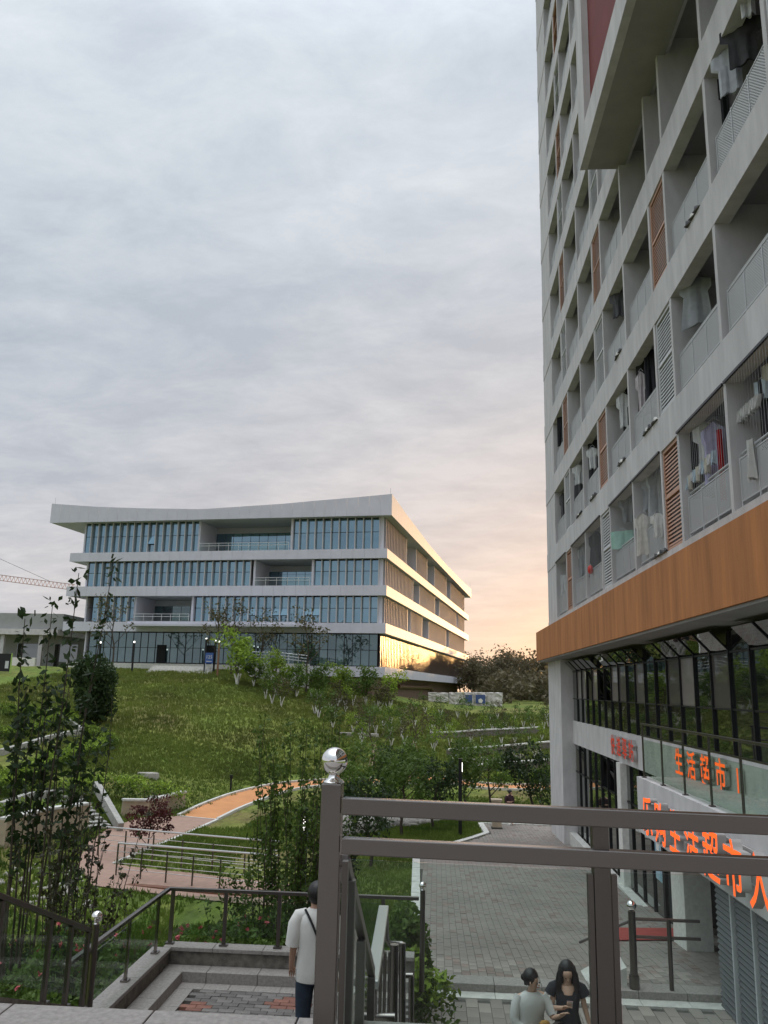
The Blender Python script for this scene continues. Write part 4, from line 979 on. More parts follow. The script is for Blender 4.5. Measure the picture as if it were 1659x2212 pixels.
# the far flight: bright sloping handrail rising away, with its return loops
f0, f1 = q_(803, 2128, 5.6), q_(829, 1962, 7.6)
build(MB().bar(f0, f1, 0.085, 0.05), 'sloping_rail', mat('pale_handrail', (0.50,0.51,0.49), 0.35, 0.6), sr, bevel=0.006)
for (pts, r) in (([(833,1968,7.6), (836,2030,7.6), (840,2038,7.6), (870,2039,7.6)], 0.022), ([(869,2037,7.6), (869,2240,7.6)], 0.030), ([(806,2130,5.8), (806,2190,5.8), (812,2197,5.8), (853,2197,5.8)], 0.024), ([(852,2040,7.0), (849,2230,7.0)], 0.035),
                 ([(869,2107,7.9), (892,2107,7.9)], 0.022), ([(888,2108,7.9), (888,2230,7.9)], 0.024)):
    build(MB().tube([q_(*p) for p in pts], r, 10), 'handrail_return', M_steel, sr, smooth=True)
for (u, v0, y) in ((813, 2070, 6.2), (823, 2060, 6.6), (832, 2058, 7.0), (842, 2056, 7.3), (858, 2060, 7.6)):
    p = q_(u, v0, y); build(MB().box(p.x-0.012, p.x+0.012, p.y-0.02, p.y+0.02, p.z-1.2, p.z), 'baluster', M_steel, sr)
# ------------------------------------------------------------------ ball post and rails at the right, by the shutters
rg = thing('court_handrail', 'dark steel handrail with a round newel and ball beside the grey shutters', 'railing', (3.4, 15.4, -4.88))
def q2(u, v, y): p = on_y(u, v, y); return Vector(p)-rg.location
nb = q2(1371, 2139, 15.4); nb.z = 0.0
build(MB().tube([nb, nb+Vector((0, 0, 0.22)), nb+Vector((0, 0, 0.22)), nb+Vector((0, 0, 1.22))], [0.085, 0.085, 0.062, 0.062], 14), 'newel_post', M_steelD, rg, smooth=True)
build(MB().sphere(nb+Vector((0, 0, 1.31)), 0.085, 20, 14), 'ball_finial', M_chrome, rg, smooth=True)
e1 = q2(1512, 2004, 15.4)
for dz in (1.10, 0.82):
    build(MB().tube([nb+Vector((0, 0, dz)), Vector((e1.x, e1.y, dz-0.0))], 0.028, 8), 'horizontal_rail', M_steelD, rg, smooth=True)
pb = q2(1452, 2150, 15.4); build(MB().tube([(pb.x, pb.y, 0), (pb.x, pb.y, 1.12)], 0.038, 10), 'post', M_steelD, rg, smooth=True)
s2 = nb+Vector((-0.75, 0.9, 0.45)); build(MB().tube([nb+Vector((0, 0, 1.08)), s2], 0.026, 8), 'sloping_rail', M_steelD, rg); 
build(MB().tube([nb+Vector((-0.45, 0.5, -0.1)), nb+Vector((-0.45, 0.5, 0.72))], 0.02, 8), 'baluster', M_steelD, rg)
mb = MB().add([(nb.x-0.75, 0.1, 0.0), (nb.x-0.1, 0.1, 0.0), (nb.x-0.1, 0.1, 0.30), (nb.x-0.75, 0.9, -0.02), (nb.x-0.1, 0.9, -0.02), (nb.x-0.1, 0.9, 0.34)], [(0,1,2), (3,5,4), (0,2,5,3), (1,4,5,2)])
build(mb, 'stone_cheek', M_kerb, rg)
# ------------------------------------------------------------------ bridge railings
def bridge_rail(name, label, a, b, h, nposts):
    a = np.array(a, float); b = np.array(b, float); t = thing(name, label, 'railing', tuple(a), group='railings of the brick footbridge'); d = Vector(b-a); up = Vector((0, 0, 1))
    build(MB().tube([up*h, d+up*h], 0.035, 8), 'handrail', mat('bright_rail', (0.62,0.60,0.58), 0.3, 0.8), t, smooth=True)
    for k in range(4): build(MB().tube([up*(0.22+k*0.2), d+up*(0.22+k*0.2)], 0.014, 6), 'horizontal_bar', MATS['bright_rail'], t)
    for i in range(nposts): p = d*(i/(nposts-1)); build(MB().box(p.x-0.025, p.x+0.025, p.y-0.025, p.y+0.025, 0, h-0.03), 'post', M_steelD, t)
def gz(u, v, dz=0.05): p = ground_at(u, v); return (p[0], p[1], p[2]+dz)
bridge_rail('bridge_railing', 'nearer railing of the brick footbridge, five steel bars between posts', gz(250, 1893), gz(600, 1930), 1.12, 7)
bridge_rail('bridge_railing', 'farther railing of the brick footbridge, behind the maroun shrub'.replace('maroun', 'maroon'), gz(210, 1850), gz(600, 1893), 1.12, 7)
a, b = np.array(gz(225, 1905)), np.array(gz(600, 1936))
bd = MB().bar((a[0], a[1], a[2]-0.30), (b[0], b[1], b[2]-0.30), 0.30, 0.5); build(bd, 'bridge_edge_beam', mat('rust_brown_beam', (0.17,0.075,0.045), 0.8, var=0.2, vscale=3), None, label='rust brown edge beam along the near side of the footbridge', cat='bridge edge')
# ------------------------------------------------------------------ planter walls, steps and terraces
def wall_run(name, label, pts, h, w, m=M_stone, cat='wall', cap=True, L_=1.2, base=-0.4, group=None):
    """masonry wall of separate blocks with coping stones, following the ground"""
    P = resample([p[:2] for p in pts], L_); t = thing(name, label, cat, (P[0][0], P[0][1], H(*P[0])), group=group)
    for a, b in zip(P, P[1:]):
        d = (b-a); ln = np.linalg.norm(d); e = d/ln*0.008; za, zb = H(*a), H(*b)
        o = Vector(t.location); A = Vector((a[0]+e[0], a[1]+e[1], za+(h+base)/2))-o; B = Vector((b[0]-e[0], b[1]-e[1], zb+(h+base)/2))-o
        build(MB().bar(A, B, w, h-base), 'wall_block', m, t)
        if cap: build(MB().bar(A+Vector((0, 0, (h-base)/2+0.035)), B+Vector((0, 0, (h-base)/2+0.035)), w+0.10, 0.10), 'coping_stone', M_kerb, t)
    return t
wall_run('planter_wall', 'beige stone planter wall with a pale coping behind the maroon shrub', gp([(318,1762), (395,1742)]), 0.75, 0.3)
wall_run('planter_wall', 'short beige planter wall face turning the corner beside the garden steps', gp([(262,1762), (318,1762)]), 0.75, 0.3)
wall_run('retaining_wall', 'long beige stone retaining wall behind the reddish shrub stems at left', gp([(0,1832), (90,1806), (185,1790)]), 1.1, 0.35)
wall_run('garden_wall', 'pale curved wall cap below the dark oval shrub', gp([(0,1632), (70,1612), (150,1590), (175,1588)]), 0.35, 0.3, M_gstone, cap=False)
wall_run('garden_wall', 'sloping pale garden wall running down beside the far left hedge', gp([(105,1545), (140,1562), (175,1586)]), 0.45, 0.3, M_gstone, cap=False)
wall_run('garden_wall', 'pale wall beside the upper garden steps at left', gp([(0,1752), (60,1730), (130,1722)]), 0.4, 0.3, M_gstone, cap=False)
gs = thing('garden_steps', 'grey garden steps climbing between planters at left', 'steps', tuple(gz(190, 1790)))
p0 = Vector(gz(215, 1793)); p1 = Vector(gz(150, 1722)); dv = (p1-p0)
for i in range(9):
    c = dv*(i/9.0); c.z = H(gs.location.x+c.x, gs.location.y+c.y)-gs.location.z+0.06; ang = math.atan2(dv.y, dv.x)
    mb = MB(); mb.obox(c, (0.5, 2.0, 0.16), Matrix.Rotation(ang, 3, 'Z')); build(mb, 'step', M_gstone, gs)
ck = thing('step_cheek', 'sloping grey cheek wall along the garden steps', 'wall', tuple(gz(232, 1797)))
build(MB().bar(Vector((0.5,0.3,0.1)), dv*0.8+Vector((0.6, 0.2, 0.9)), 0.28, 0.45, up=(0,0,1)), 'cheek_slab', M_gstone, ck)
def ridge(u0v0, n=None): return gp(u0v0)
wall_run('terrace_wall', 'uppermost low terrace wall on the right slope, pale top edge', gp([(930,1596), (1040,1590), (1165,1584)]), 0.5, 0.35, M_graniteB, L_=2.2)
wall_run('terrace_wall', 'middle terrace wall on the right slope with white gravel at its foot', gp([(966,1636), (1080,1628), (1190,1618), (1300,1612)]), 0.55, 0.35, M_graniteB, L_=2.2)
wall_run('terrace_wall', 'lowest terrace wall on the right slope, above the orange path', gp([(1020,1668), (1100,1662), (1190,1655), (1300,1650)]), 0.45, 0.35, M_graniteB, L_=2.2)
# flat stones lying on the slope
for (u, v, s, lb_) in ((320,1677,1.5,'flat pale stone lying in the brown patch of the slope'), (358,1729,2.2,'flat grey boulder behind the planter wall hedge'), (745,1588,1.6,'flat pale slab on the slope under the small trees'), (795,1590,2.0,'long flat slab on the slope right of the other slab')):
    g = ground_at(u, v); mb = MB(); n = 9; rs = [s*0.5*random.Random(u+i).uniform(0.75, 1.1) for i in range(n)]
    top = [(rs[i]*cos(2*pi*i/n), 0.45*rs[i]*sin(2*pi*i/n), 0.22) for i in range(n)]; bot = [(1.1*x, 1.1*y, -0.3) for x, y, z in top]
    mb.add(top+bot, [tuple(range(n))]+[(i, i+n, (i+1) % n+n, (i+1) % n) for i in range(n)]); build(mb, 'flat_stone', M_rock, None, loc=tuple(g), label=lb_, cat='stone', bevel=0.03)
# river stones ---------------------------------------------------------------
def rocks(name, poly, n, smin, smax, seed, m=M_rock, **kw):
    r = random.Random(seed); P = np.array(poly); V_ = []; F_ = []; c = 0; 
    ico = bmesh.new(); bmesh.ops.create_icosphere(ico, subdivisions=1, radius=1); iv = np.array([v.co[:] for v in ico.verts]); ifc = np.array([[v.index for v in f.verts] for f in ico.faces]); ico.free()
    while c < n:
        x, y = r.uniform(P[:,0].min(), P[:,0].max()), r.uniform(P[:,1].min(), P[:,1].max())
        if not inside(poly, x, y): continue
        s = smin+(smax-smin)*r.random()**2.5; a = r.uniform(0, 6.28); sc = np.array([s*r.uniform(.8,1.3), s*r.uniform(.6,1), s*r.uniform(.4,.75)])
        v = iv*sc*(1+np.array([[r.uniform(-.16,.16)] for _ in range(len(iv))])); R2 = np.array([[cos(a),-sin(a),0],[sin(a),cos(a),0],[0,0,1]])
        V_.append(v @ R2.T+np.array([x, y, H(x, y)+s*0.15])); F_.append(ifc+c*len(iv)); c += 1
    return link(name, np_mesh(name, np.vstack(V_), np.vstack(F_), m), kind='stuff', **kw)
rocks('river_stones', gp([(735,1752), (860,1742), (1040,1742), (1200,1757), (1200,1775), (1045,1768), (985,1770), (900,1786), (770,1806), (735,1812)]), 2600, 0.10, 0.38, 3)
rocks('river_stones', gp([(0,1880), (110,1862), (180,1880), (230,1925), (250,1960), (100,1970), (0,1970)]), 110, 0.06, 0.18, 4)
rocks('white_gravel', gp([(975,1640), (1130,1631), (1135,1640), (990,1650)]), 500, 0.06, 0.20, 5)
# ------------------------------------------------------------------ vegetation
def leaf_cloud(centres, radii, n_per, size, rs, flat=0.6, aspect=1.7, shell=0.35):
    """leaf quads spread through clumps; returns V, F arrays"""
    C = np.asarray(centres, float); R = np.asarray(radii, float).reshape(len(C), -1)
    if R.shape[1] == 1: R = np.repeat(R, 3, 1)
    idx = np.repeat(np.arange(len(C)), n_per); N = len(idx)
    d = rs.normal(size=(N, 3)); d /= np.linalg.norm(d, axis=1)[:, None]; r = (shell+(1-shell)*rs.rand(N))**0.8
    P = C[idx]+d*r[:, None]*R[idx]
    nrm = rs.normal(size=(N, 3))+np.array([0, 0, flat]); nrm /= np.linalg.norm(nrm, axis=1)[:, None]
    t = np.cross(nrm, rs.normal(size=(N, 3))); t /= np.linalg.norm(t, axis=1)[:, None]+1e-9; b = np.cross(nrm, t)
    s = size*(0.6+0.8*rs.rand(N))[:, None]
    a = t*s*aspect*0.5; c = b*s*0.5
    V = np.stack([P-a, P+c*0.9-a*0.1, P+a, P-c*0.9-a*0.1], 1).reshape(-1, 3)
    return V, np.arange(4*N).reshape(N, 4)
def limbs(mb, base, h, rs, n=5, r0=0.06, spread=0.5, fork=0.3, n_side=5, wig=0.06, tips=None):
    """tapered trunk with limbs; fills tips with the branch ends"""
    tips = [] if tips is None else tips
    top = np.array(base)+np.array([rs.uniform(-.08, .08)*h, rs.uniform(-.08, .08)*h, h*0.80])
    tr = [np.array(base)+(top-np.array(base))*t+rs.normal(size=3)*wig*h*0.3*np.array([1, 1, 0])*(t > 0) for t in np.linspace(0, 1, 6)]
    mb.tube(tr, list(np.linspace(r0, r0*0.35, 6)), n_side, cap=False); tips.append(tr[-1])
    for i in range(n):
        t = fork+(0.95-fork)*i/max(1, n-1); k = t*5; j = min(int(k), 4); p = tr[j]+(tr[j+1]-tr[j])*(k-j)
        a = rs.uniform(0, 6.28) if n > 3 else i*2.1+rs.uniform(-.4, .4); L_ = h*spread*(1-0.45*t)*rs.uniform(.8, 1.2)
        e = p+np.array([cos(a)*L_*0.62, sin(a)*L_*0.62, L_*0.68]); m = (p+e)/2+np.array([0, 0, -0.05*L_])
        mb.tube([p, m, e], [r0*0.5*(1-t*0.5), r0*0.35*(1-t*0.5), r0*0.12], n_side, cap=False); tips.append(e); tips.append((m+e)/2)
        e2 = m+np.array([cos(a+1.1)*L_*0.35, sin(a+1.1)*L_*0.35, L_*0.3]); mb.tube([m, e2], [r0*0.25*(1-t*0.5), r0*0.1], 4, cap=False); tips.append(e2)
    return tips
def tree_variant(seed, h, r0, n, cr, leaves, lsize, m_leaf, spread=0.5, fork=0.3, white=0.0, extra=6, flatz=0.75):
    rs = np.random.RandomState(seed); mb = MB(); tips = limbs(mb, (0, 0, 0), h, rs, n, r0, spread, fork)
    tk = mb.mesh('trunk', M_bark, True)
    C = [t+rs.normal(size=3)*cr*0.25 for t in tips]+[tips[rs.randint(len(tips))]+rs.normal(size=3)*cr*0.7 for _ in range(extra)]
    R = [[cr*rs.uniform(.6, 1.15)]*2+[cr*flatz*rs.uniform(.6, 1.1)] for _ in C]
    V, F = leaf_cloud(C, R, max(3, leaves//len(C)), lsize, rs)
    cm = np_mesh('crown', V, F, m_leaf); wm = None
    if white:
        w = MB(); rs2 = np.random.RandomState(seed+50)
        for k in range(3):
            a = k*2.1+rs2.uniform(0, 1); w.tube([(0, 0, -0.1), (cos(a)*0.10, sin(a)*0.10, white*0.5), (cos(a)*0.26, sin(a)*0.26, white)], [r0*1.1, r0*0.95, r0*0.75], 5)
        wm = w.mesh('painted_trunk', M_white)
    return tk, cm, wm
def place_tree(var, p, label, cat='tree', name='tree', s=1.0, rz=None, group=None, sz=None):
    t = thing(name, label, cat, tuple(p), rnd.uniform(0, 6.28) if rz is None else rz, group); t.scale = (s, s, sz or s)
    link('trunk', var[0], t); link('crown', var[1], t)
    if var[2]: link('painted_trunk', var[2], t)
    return t
V_small = [tree_variant(100+i, 2.3, 0.040, 6, 0.40, 300, 0.10, [M_leafA, M_leafD, M_leafA, M_leafD, M_leafC, M_leafA][i], 0.55, 0.25, white=0.85, extra=5) for i in range(6)]
V_mid = [tree_variant(120+i, 2.9, 0.075, 7, 0.55, 1500, 0.10, [M_leafA, M_leafB, M_leafA][i], 0.6, 0.28, extra=10) for i in range(3)]
V_back = [tree_variant(140+i, 7.0, 0.14, 8, 1.5, 1500, 0.30, M_leafF, 0.5, 0.2, extra=14) for i in range(5)]
V_thin = [tree_variant(160+i, 6.5, 0.09, 9, 0.7, 320, 0.15, [M_leafD, M_leafA][i % 2], 0.5, 0.35, extra=4) for i in range(3)]
V_green = [tree_variant(170+i, 3.2, 0.07, 7, 0.75, 1500, 0.13, [M_leafC, M_leafA][i], 0.55, 0.2, white=0.7, extra=10) for i in range(2)]
r6 = random.Random(21)
ORD = 'first second third fourth fifth sixth seventh eighth ninth tenth eleventh twelfth thirteenth fourteenth fifteenth sixteenth seventeenth eighteenth'.split()
# whitewashed young trees on the slope, row by row
def slope_row(pts, n, jit, label, group, scale=(0.85, 1.2), var=None, seed=0):
    P = resample(gp(pts), 0.3); r = random.Random(seed)
    for i in range(n):
        q = P[int((i+0.5)/n*(len(P)-1))]; x, y = q[0]+r.uniform(-jit, jit), q[1]+r.uniform(-jit, jit)
        place_tree(r.choice(var or V_small), (x, y, H(x, y)-0.05), ('leftmost ' if i == 0 else 'rightmost ' if i == n-1 else ORD[i]+' from the left ')+label, s=r.uniform(*scale), group=group, name='young_tree')
slope_row([(640,1502), (700,1512), (780,1530), (860,1548)], 9, 1.2, 'in the uppermost row of small whitewashed trees', 'whitewashed trees in the uppermost row', (1.0, 1.3), seed=1)
slope_row([(700,1530), (800,1550), (900,1572), (1040,1578), (1185,1574)], 14, 1.0, 'in the second row of small whitewashed trees from the top', 'whitewashed trees in the second row', (0.65, 0.85), seed=12)
slope_row([(560,1500), (620,1530), (700,1552), (800,1570), (930,1584)], 12, 1.2, 'of the whitewashed trees in the diagonal row left of the terraces', 'whitewashed trees left of the terraces', seed=2)
slope_row([(940,1588), (1050,1583), (1185,1578)], 9, 0.5, 'of the whitewashed trees just above the uppermost terrace wall', 'whitewashed trees above the uppermost terrace wall', (0.7, 0.9), seed=3)
slope_row([(940,1610), (1050,1606), (1185,1600)], 8, 0.4, 'of the whitewashed trees below the uppermost terrace wall', 'whitewashed trees between the upper terrace walls', (0.6, 0.8), seed=4)
slope_row([(970,1650), (1080,1645), (1190,1636)], 8, 0.4, 'of the whitewashed trees above the lowest terrace wall', 'whitewashed trees between the lower terrace walls', (0.6, 0.8), seed=5)
slope_row([(760,1600), (860,1612), (940,1625)], 6, 0.8, 'in the lower row of whitewashed trees above the path bend', 'lower whitewashed trees above the orange path', (0.8, 1.0), seed=6)
slope_row([(720,1570), (820,1585), (900,1600)], 7, 0.8, 'in the upper row of whitewashed trees above the path bend', 'upper whitewashed trees above the orange path', (0.8, 1.1), seed=7)
slope_row([(920,1545), (1000,1550), (1090,1556), (1185,1556)], 9, 0.8, 'of the small trees in front of the wrapped units', 'small trees in front of the wrapped units', (0.7, 0.95), seed=14)
# bushy bright trees in front of the office terrace
for (u, v, s, k, lb_) in ((512,1478,1.45,0,'bright yellow green bushy tree right of the entrance steps'), (548,1482,0.85,1,'darker green bushy tree with white trunk beside the bright one'), (596,1500,1.15,0,'leafy bright green tree below the stainless terrace railing'), (640,1508,0.95,1,'dense green tree at the right end of the terrace railing'), (690,1512,1.0,1,'green tree in front of the dark corner glass of the white building'), (735,1517,1.05,0,'light green tree below the ground floor slab corner'), (790,1522,1.1,1,'green tree just below the glowing building corner'), (845,1528,1.0,0,'yellowish tree right of the glowing building corner')):
    g = ground_at(u, v); place_tree(V_green[k], g, lb_, s=s, name='bushy_tree')
# trees by the stream and the court lawn
for (u, v, s, k, lb_) in ((770,1800,1.0,0,'small leafy tree nearest the foreground post on the stream bank'), (800,1872,0.95,1,'small tree standing alone on the lower lawn'), (820,1790,1.1,2,'small spreading tree on the stream bank, second from the foreground post'), (868,1806,1.1,0,'forked small tree in front of the pale river stones'), (935,1788,1.05,1,'leaning small tree beside the river stones left of the lamp post'), (1000,1760,1.25,2,'round dark tree directly behind the black lamp post'), (1058,1750,1.15,0,'well branched small tree between lamp post and walking girl'), (1150,1770,1.25,1,'leafy tree right of the walking girl, near the pier'), (1175,1768,0.9,2,'small tree half hidden by the corner pier'), (890,1700,1.0,0,'small green tree beyond the river stones by the orange path'), (760,1745,1.2,2,'dark small tree left beside the ball finial'), (845,1738,1.1,1,'dark bushy tree on the far bank of the stream'), (905,1748,1.0,0,'small tree on the far bank of the stream, right of the bushy one')):
    g = ground_at(u, v); place_tree(V_mid[k], g, lb_, s=s, name='small_tree')
# staked trees on the slope
for (u, v) in ((893,1658), (808,1668)):
    g = ground_at(u, v); place_tree(V_thin[u % 3], g, 'tall thin tree held by wooden stakes on the slope, '+('right one' if u > 850 else 'left one')+' of the two', s=0.75, name='staked_tree')
    t = bpy.context.scene.objects[-1] if False else None
    sk = thing('tree_stakes', 'three wooden stakes propping the '+('right' if u > 850 else 'left')+' thin tree on the slope', 'stakes', tuple(g))
    for a in (0.3, 2.4, 4.5): build(MB().tube([(cos(a)*0.7, sin(a)*0.7, -0.1), (cos(a)*0.05, sin(a)*0.05, 1.9)], 0.04, 5), 'stake', M_stone, sk)
# thin trees in front of the office
for (u, v, yy, s, lb_) in ((242,1438,86.5,1.25,'thin bare branched tree in front of the left part of the office'), (500,1440,86,1.25,'thin tree with sparse yellowish leaves right of the entrance steps'), (662,1462,84,1.3,'thin tree in front of the right half of the office front'), (470,1440,87,1.15,'slender tree beside the blue notice board'), (560,1450,86,1.1,'slender sparse tree behind the terrace railing')):
    p = on_y(u, v, yy); place_tree(V_thin[u % 3], (p[0], yy, H(p[0], yy)), lb_, s=s, name='thin_tree')
# forest behind at the right, and on
r7 = random.Random(5)
for i in range(46):
    u = 985+i*6.2+r7.uniform(-3, 3); y = r7.uniform(150, 200); x = on_y(u, 1490, y)[0]; s = r7.uniform(0.8, 1.15)*(1.3 if i in (17, 18, 19) else 1)
    place_tree(V_back[i % 5], (x, y, H(x, y)-0.3), 'unseen tall woodland tree behind the tower, added to shade the mid-ground', name='woodland_tree', s=s, group='trees of the belt behind the building')
for i in range(18):  # unseen taller trees behind the tower, added to keep sun off the mid-ground
    x = r7.uniform(43, 95); y = r7.uniform(140, 210)
    place_tree(V_back[i % 5], (x, y, H(x, y)-0.3), 'unseen tall woodland tree behind the tower, added to shade the mid-ground', name='woodland_tree', s=r7.uniform(1.6, 2.2), group='trees of the belt behind the building')
rs = np.random.RandomState(8); cc = []
for _ in range(520): x = rs.uniform(8, 60); y = rs.uniform(114, 190); cc.append((x, y, H(x, y)+rs.uniform(0.3, 4.2)))
V, F = leaf_cloud(cc, [[1.8, 1.8, 1.2]]*len(cc), 90, 0.42, rs); link('undergrowth', np_mesh('undergrowth', V, F, M_leafF), kind='stuff')
# trees far left and behind the camera side (horizon)
for i in range(14):
    x = -58-r7.uniform(0, 60); y = r7.uniform(110, 170)
    place_tree(V_back[i % 5], (x, y, H(x, y)-0.3), 'distant tree beyond the left end of the office', name='distant_tree', s=r7.uniform(0.9, 1.3), group='distant trees at left')
# shrubs, hedges --------------------------------------------------------------
def shrub(name, label, p, rx, ry, h, n, size, m, seed, cat='shrub', group=None, stems=5, m2=None, lump=9):
    rs = np.random.RandomState(seed); t = thing(name, label, cat, tuple(p), group=group)
    C = [(rs.uniform(-.55, .55)*rx, rs.uniform(-.55, .55)*ry, h*rs.uniform(0.22, 0.80)) for _ in range(lump)]+[(0, 0, h*0.5)]
    R = [[rx*0.48, ry*0.48, h*0.26]]*len(C); R[-1] = [rx*0.9, ry*0.9, h*0.47]; k = n//(len(C)+3)
    V, F = leaf_cloud(C[:-1], R[:-1], k, size, rs); V2, F2 = leaf_cloud(C[-1:], R[-1:], 4*k, size, rs, shell=0.8)
    link('crown', np_mesh('crown', np.vstack([V, V2]), np.vstack([F, F2+len(V)]), m), t)
    sm = MB()
    for i in range(stems): a = i*6.28/stems; sm.tube([(cos(a)*0.08, sin(a)*0.08, -0.2), (cos(a)*rx*0.3, sin(a)*ry*0.3, h*0.5)], [0.03, 0.01], 5)
    build(sm, 'stem', M_bark, t); return t
def hedge(name, label, pts, w, h, m, seed, size=0.09, dens=260, cat='hedge', group=None, top=None):
    P = resample([p[:2] for p in pts], 0.5); rs = np.random.RandomState(seed); t = thing(name, label, cat, (P[0][0], P[0][1], H(*P[0])), group=group); o = np.array(t.location)
    C = []; 
    for p in P:
        for k in range(2): x, y = p[0]+rs.uniform(-.3, .3)*w, p[1]+rs.uniform(-.3, .3)*w; C.append((x-o[0], y-o[1], H(x, y)+h*rs.uniform(0.35, 0.62)-o[2]))
    V, F = leaf_cloud(C, [[w*0.42, w*0.42, h*0.48]]*len(C), dens//4, size, rs); link('foliage', np_mesh('foliage', V, F, m), t)
    if top:
        C = [(c[0], c[1], c[2]+h*0.30) for c in C]; V, F = leaf_cloud(C, [[w*0.38, w*0.38, h*0.22]]*len(C), dens//5, size, rs); link('young_shoots', np_mesh('young_shoots', V, F, top), t)
    sm = MB()
    for p in P[::3]: sm.tube([(p[0]-o[0], p[1]-o[1], H(*p)-o[2]-0.1), (p[0]-o[0], p[1]-o[1], H(*p)-o[2]+h*0.6)], 0.02, 4)
    build(sm, 'stem', M_bark, t); return t
g = ground_at(198, 1562); shrub('oval_shrub', 'tall dark oval clipped shrub standing on the left slope', g, 1.75, 1.5, 5.1, 9000, 0.13, M_leafB, 1, lump=14)
hedge('hedge', 'bright green hedge running above the beige planter wall towards the path', gp([(150,1735), (230,1722), (310,1738), (390,1752)]), 1.5, 1.35, M_leafA, 2, top=M_leafC)
hedge('hedge', 'dark hedge with yellow tips below the oval shrub', gp([(230,1618), (170,1640), (100,1668), (40,1700), (0,1722)]), 1.3, 1.0, M_leafA, 3, top=M_leafC)
hedge('hedge', 'hedge above the upper garden wall at the left edge, yellow green tops', gp([(0,1545), (70,1552), (130,1570)]), 1.4, 0.9, M_leafA, 4, top=M_leafC)
hedge('hedge', 'hedge between the two garden walls at the left edge', gp([(0,1598), (60,1588), (110,1572)]), 1.2, 0.8, M_leafA, 5, top=M_leafC)
hedge('hedge', 'yellow green hedge in the planter left of the garden steps', gp([(0,1778), (50,1768), (110,1770)]), 1.3, 0.9, M_leafA, 6, top=M_leafC)
hedge('hedge', 'hedge running down the slope right of the sloping garden wall', gp([(130,1545), (190,1590), (240,1612)]), 1.1, 0.8, M_leafA, 16, top=M_leafC)
hedge('yellow_hedge', 'long strip of yellow green ground hedge right, below the lowest terrace wall', gp([(1080,1682), (1150,1677), (1190,1674)]), 1.6, 0.35, M_leafC, 7, 0.12, 120)
# maroon maple
mp_ = tree_variant(200, 1.7, 0.035, 7, 0.42, 1700, 0.07, M_leafR, 0.75, 0.15, extra=9, flatz=0.45)
g = ground_at(318, 1838); place_tree(mp_, g, 'small maroon leaved maple beside the footbridge railing', name='maple', s=1.12)
# flower beds behind the landing ------------------------------------------------
def flower_bed(name, label, x0, x1, y0, y1, z0, h, n, nf, seed, m=M_leafA, fm=M_flower, cat='flower bed'):
    rs = np.random.RandomState(seed); t = thing(name, label, cat, (x0, y0, z0)); C = [(rs.uniform(0, x1-x0), rs.uniform(0, y1-y0), h*rs.uniform(.2, .9)) for _ in range(n//60)]
    V, F = leaf_cloud(C, [[0.28, 0.28, 0.2]]*len(C), 60, 0.055, rs); link('foliage', np_mesh('foliage', V, F, m), t)
    C = [(rs.uniform(0, x1-x0), rs.uniform(0, y1-y0), h*rs.uniform(.3, 1.15)) for _ in range(nf)]; V, F = leaf_cloud(C, [[0.025]*3]*nf, 6, 0.042, rs); link('blossom', np_mesh('blossom', V, F, fm), t)
    sm = MB()
    for _ in range(30): a, b = rs.uniform(0, x1-x0), rs.uniform(0, y1-y0); sm.tube([(a, b, -0.6), (a+rs.uniform(-.2, .2), b, h*0.9)], 0.008, 4)
    build(sm, 'stem', M_bark, t)
flower_bed('flower_bed', 'rose bed with scattered pink blooms behind the landing balustrade', -4.0, -1.1, 12.25, 14.2, -4.85, 1.10, 22000, 130, 31)
flower_bed('flower_bed', 'green bed with a few pink blooms left of the landing corner', -6.6, -4.05, 10.4, 14.6, -5.1, 1.0, 20000, 70, 32, M_leafA)
flower_bed('flower_bed', 'white flowering plants seen through the far left balustrade glass', -6.3, -4.1, 8.2, 10.3, -5.3, 0.8, 9000, 150, 33, M_leafA, M_flowerW)
flower_bed('flower_bed', 'low green planting with pink blooms below the beige retaining wall', -11.5, -8.0, 17.0, 21.0, -7.0, 0.9, 12000, 60, 34, M_leafB)
flower_bed('shrub_bed', 'low dark planting on the stream bank below the footbridge', -8.0, -4.2, 14.6, 19.5, -6.6, 0.7, 12000, 15, 35, M_leafB, cat='shrub bed')
flower_bed('shrub_bed', 'dense low green shrubs between the rose bed and the footbridge', -7.2, -1.4, 14.4, 18.2, -6.3, 1.0, 30000, 40, 38, M_leafA, cat='shrub bed')
hedge('hedge', 'dense green hedge right behind the landing ball post with yellow tips', [(-1.15,13.3), (-0.2,13.4), (0.0,13.4)], 0.9, 1.25, M_leafA, 36, 0.06, 900, top=M_leafC)
shrub('round_shrub', 'large glossy green shrub at the corner of the court steps', (-0.50, 14.5, -5.05), 0.48, 0.60, 1.65, 6500, 0.065, M_leafA, 37, lump=14)
